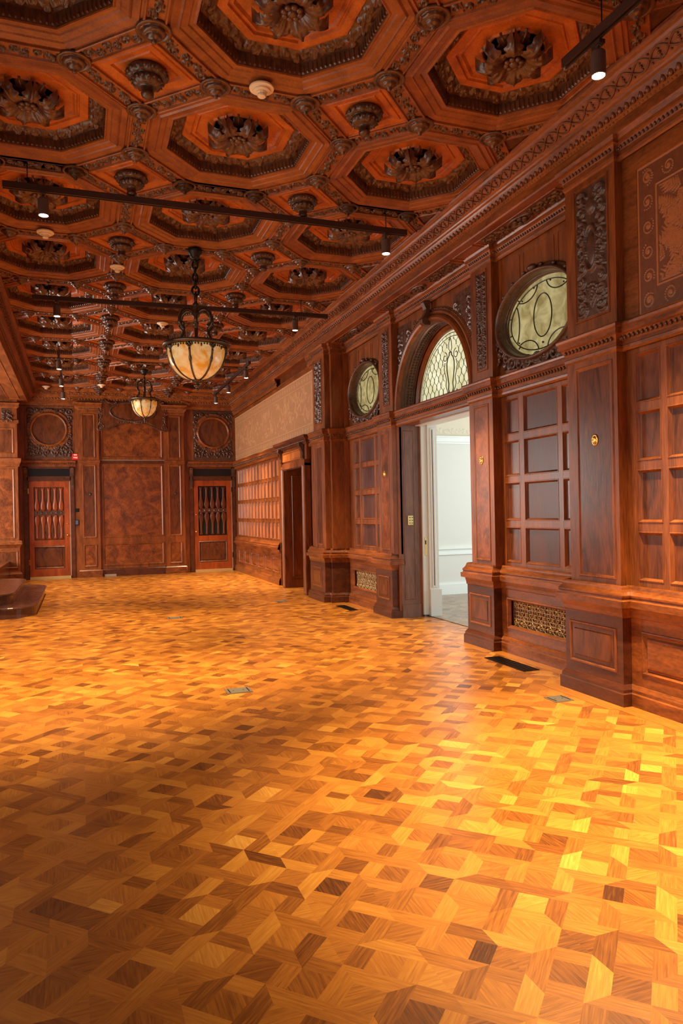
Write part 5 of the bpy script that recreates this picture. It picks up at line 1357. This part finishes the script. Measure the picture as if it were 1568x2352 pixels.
floor_plate(3.145, 4.22, .15, .15, 0, 'grey floor outlet cover near the foot of the closest pilaster')
floor_plate(1.15, 9.59, .19, .17, 0, 'far grey floor outlet cover beyond the middle of the parquet')
floor_plate(2.87, 10.6, .17, .17, 0, 'faint grey floor outlet cover near the stepped pilaster')
# switch plate on the doorway jamb
r = empty('switch_plate', (3.935, 8.216, 1.22), 'pale three-switch brass plate on the brown doorway jamb', 'light switch'); J = lambda s, z, n: (s, 8.225-n, z)
mb = MB(); mb.nested(J, 3.90, 3.972, 1.165, 1.285, [(0, .0), (.0, .010), (.005, .014), (.01, .014)]); pl_ = mb.build('plate', M['brass_pale'], r)
for k in range(3):
    for q in (0, 1): mb = MB(); c = 3.918+.035*q; z = 1.19+.035*k; mb.pbox(J, c-.004, c+.010, z-.004, z+.004, .014, .022); mb.build('toggle', M['iron'], pl_)
# red fire strobe, lettering and access reader beside the left far door
r = empty('fire_alarm', (-.062*K, YF-.03, 2.73), 'red square fire alarm with white lettering above the left far door', 'fire alarm'); P = fw(.03)
mb = MB(); mb.pbox(P, -.135, .005, 2.655, 2.80, -.02, .035); mb.nested(P, -.135, .005, 2.655, 2.80, [(0, .035), (.006, .042), (.012, .043)]); mb.build('alarm_body', M['red'], r)
mb = MB(); mb.pbox(P, -.10, -.03, 2.755, 2.785, .043, .052); mb.build('strobe_lens', M['plastic'], r)
tc = bpy.data.curves.new('lettering', 'FONT'); tc.body = 'FIRE'; tc.size = .050*K; tc.extrude = .001; tc.align_x = 'CENTER'; tc.offset = .001
to = bpy.data.objects.new('lettering', tc); C.objects.link(to); to.data.materials.append(M['lettering']); to.parent = r
me_ = bpy.data.meshes.new_from_object(to); tm = bpy.data.objects.new('lettering', me_); C.objects.link(tm); tm.parent = r; bpy.data.objects.remove(to); to = tm
if not me_.materials: me_.materials.append(M['lettering'])
tp = P(-.065, 2.69, .044); to.location = (tp[0]-r.location.x, tp[1]-r.location.y, tp[2]-r.location.z); to.rotation_euler = (PI/2, 0, 0)
r = empty('card_reader', (-.066*K, YF-.03, 1.2), 'small dark card reader beside the left far door', 'card reader')
mb = MB(); mb.pbox(P, -.095, -.02, 1.165, 1.285, -.02, .02); mb.nested(P, -.095, -.02, 1.165, 1.285, [(0, .02), (.004, .026), (.01, .026)]); mb.build('reader_body', M['black'], r)
mb = MB(); mb.pbox(P, -.088, -.03, 1.18, 1.272, .026, .028); mb.build('reader_face', M['screen'], r)
r = empty('door_release', (-.066*K, YF-.03, 1.5), 'small black box above the card reader', 'wall box')
mb = MB(); mb.nested(P, -.10, -.012, 1.465, 1.545, [(0, -.02), (0, .018), (.004, .022), (.01, .022)]); mb.build('box_body', M['iron'], r)
mb = MB(); mb.ball(P(-.056, 1.505, .022), .010, .004, .010, 8, 5); mb.build('button', M['black'], r)
r = empty('door_release', (3.62*K, YF-.02, 1.17), 'small black box right of the right far door', 'wall box'); P2 = fw(.015)
mb = MB(); mb.nested(P2, 3.60, 3.635, 1.14, 1.20, [(0, 0), (0, .016), (.003, .02), (.008, .02)]); mb.build('box_body', M['black'], r)
mb = MB(); mb.ball(P2(3.617, 1.17, .02), .007, .003, .007, 8, 5); mb.build('button', M['iron'], r)

# ---------------------------------------------------------------- curved steps up to the alcove
def rr_outline(x1, y0, y1, rad, x0=-1.9, n=10):
    pts = [(x0, y0)]
    for k in range(n+1): t = -PI/2+PI/2*k/n; pts.append((x1-rad+rad*math.cos(t), y0+rad*1.0+rad*1.0*math.sin(t)))
    for k in range(n+1): t = PI/2*k/n; pts.append((x1-rad+rad*math.cos(t), y1-rad+rad*math.sin(t)))
    pts.append((x0, y1)); return pts
r = empty('steps', (-1.3, 12.2, 0), 'dark rounded wooden steps at the left edge leading to the alcove', 'steps')
for (x1, y0, y1, rad, z0, z1) in ((-.57, 10.50, 14.08, .42, 0, .15), (-.88, 10.80, 13.75, .36, .15, .30), (-1.27, 11.2, 13.5, .3, .30, .45)):
    mb = MB(); rings = []
    for ins, z in ((.025, z0), (.025, z1-.030)): rings.append([(x, y, z) for x, y in rr_outline(x1-ins, y0+ins, y1-ins, rad)])
    mb.loops(rings); mb.build('riser', M['stair'], r, smooth=False)
    mb = MB(); rings = []
    for ins, z in ((.025, z1-.030), (.004, z1-.028), (0, z1-.020), (0, z1-.008), (.004, z1-.001), (.010, z1)): rings.append([(x, y, z) for x, y in rr_outline(x1-ins, y0+ins, y1-ins, rad)])
    mb.loops(rings, True, False, True); mb.build('tread', M['stair'], r)
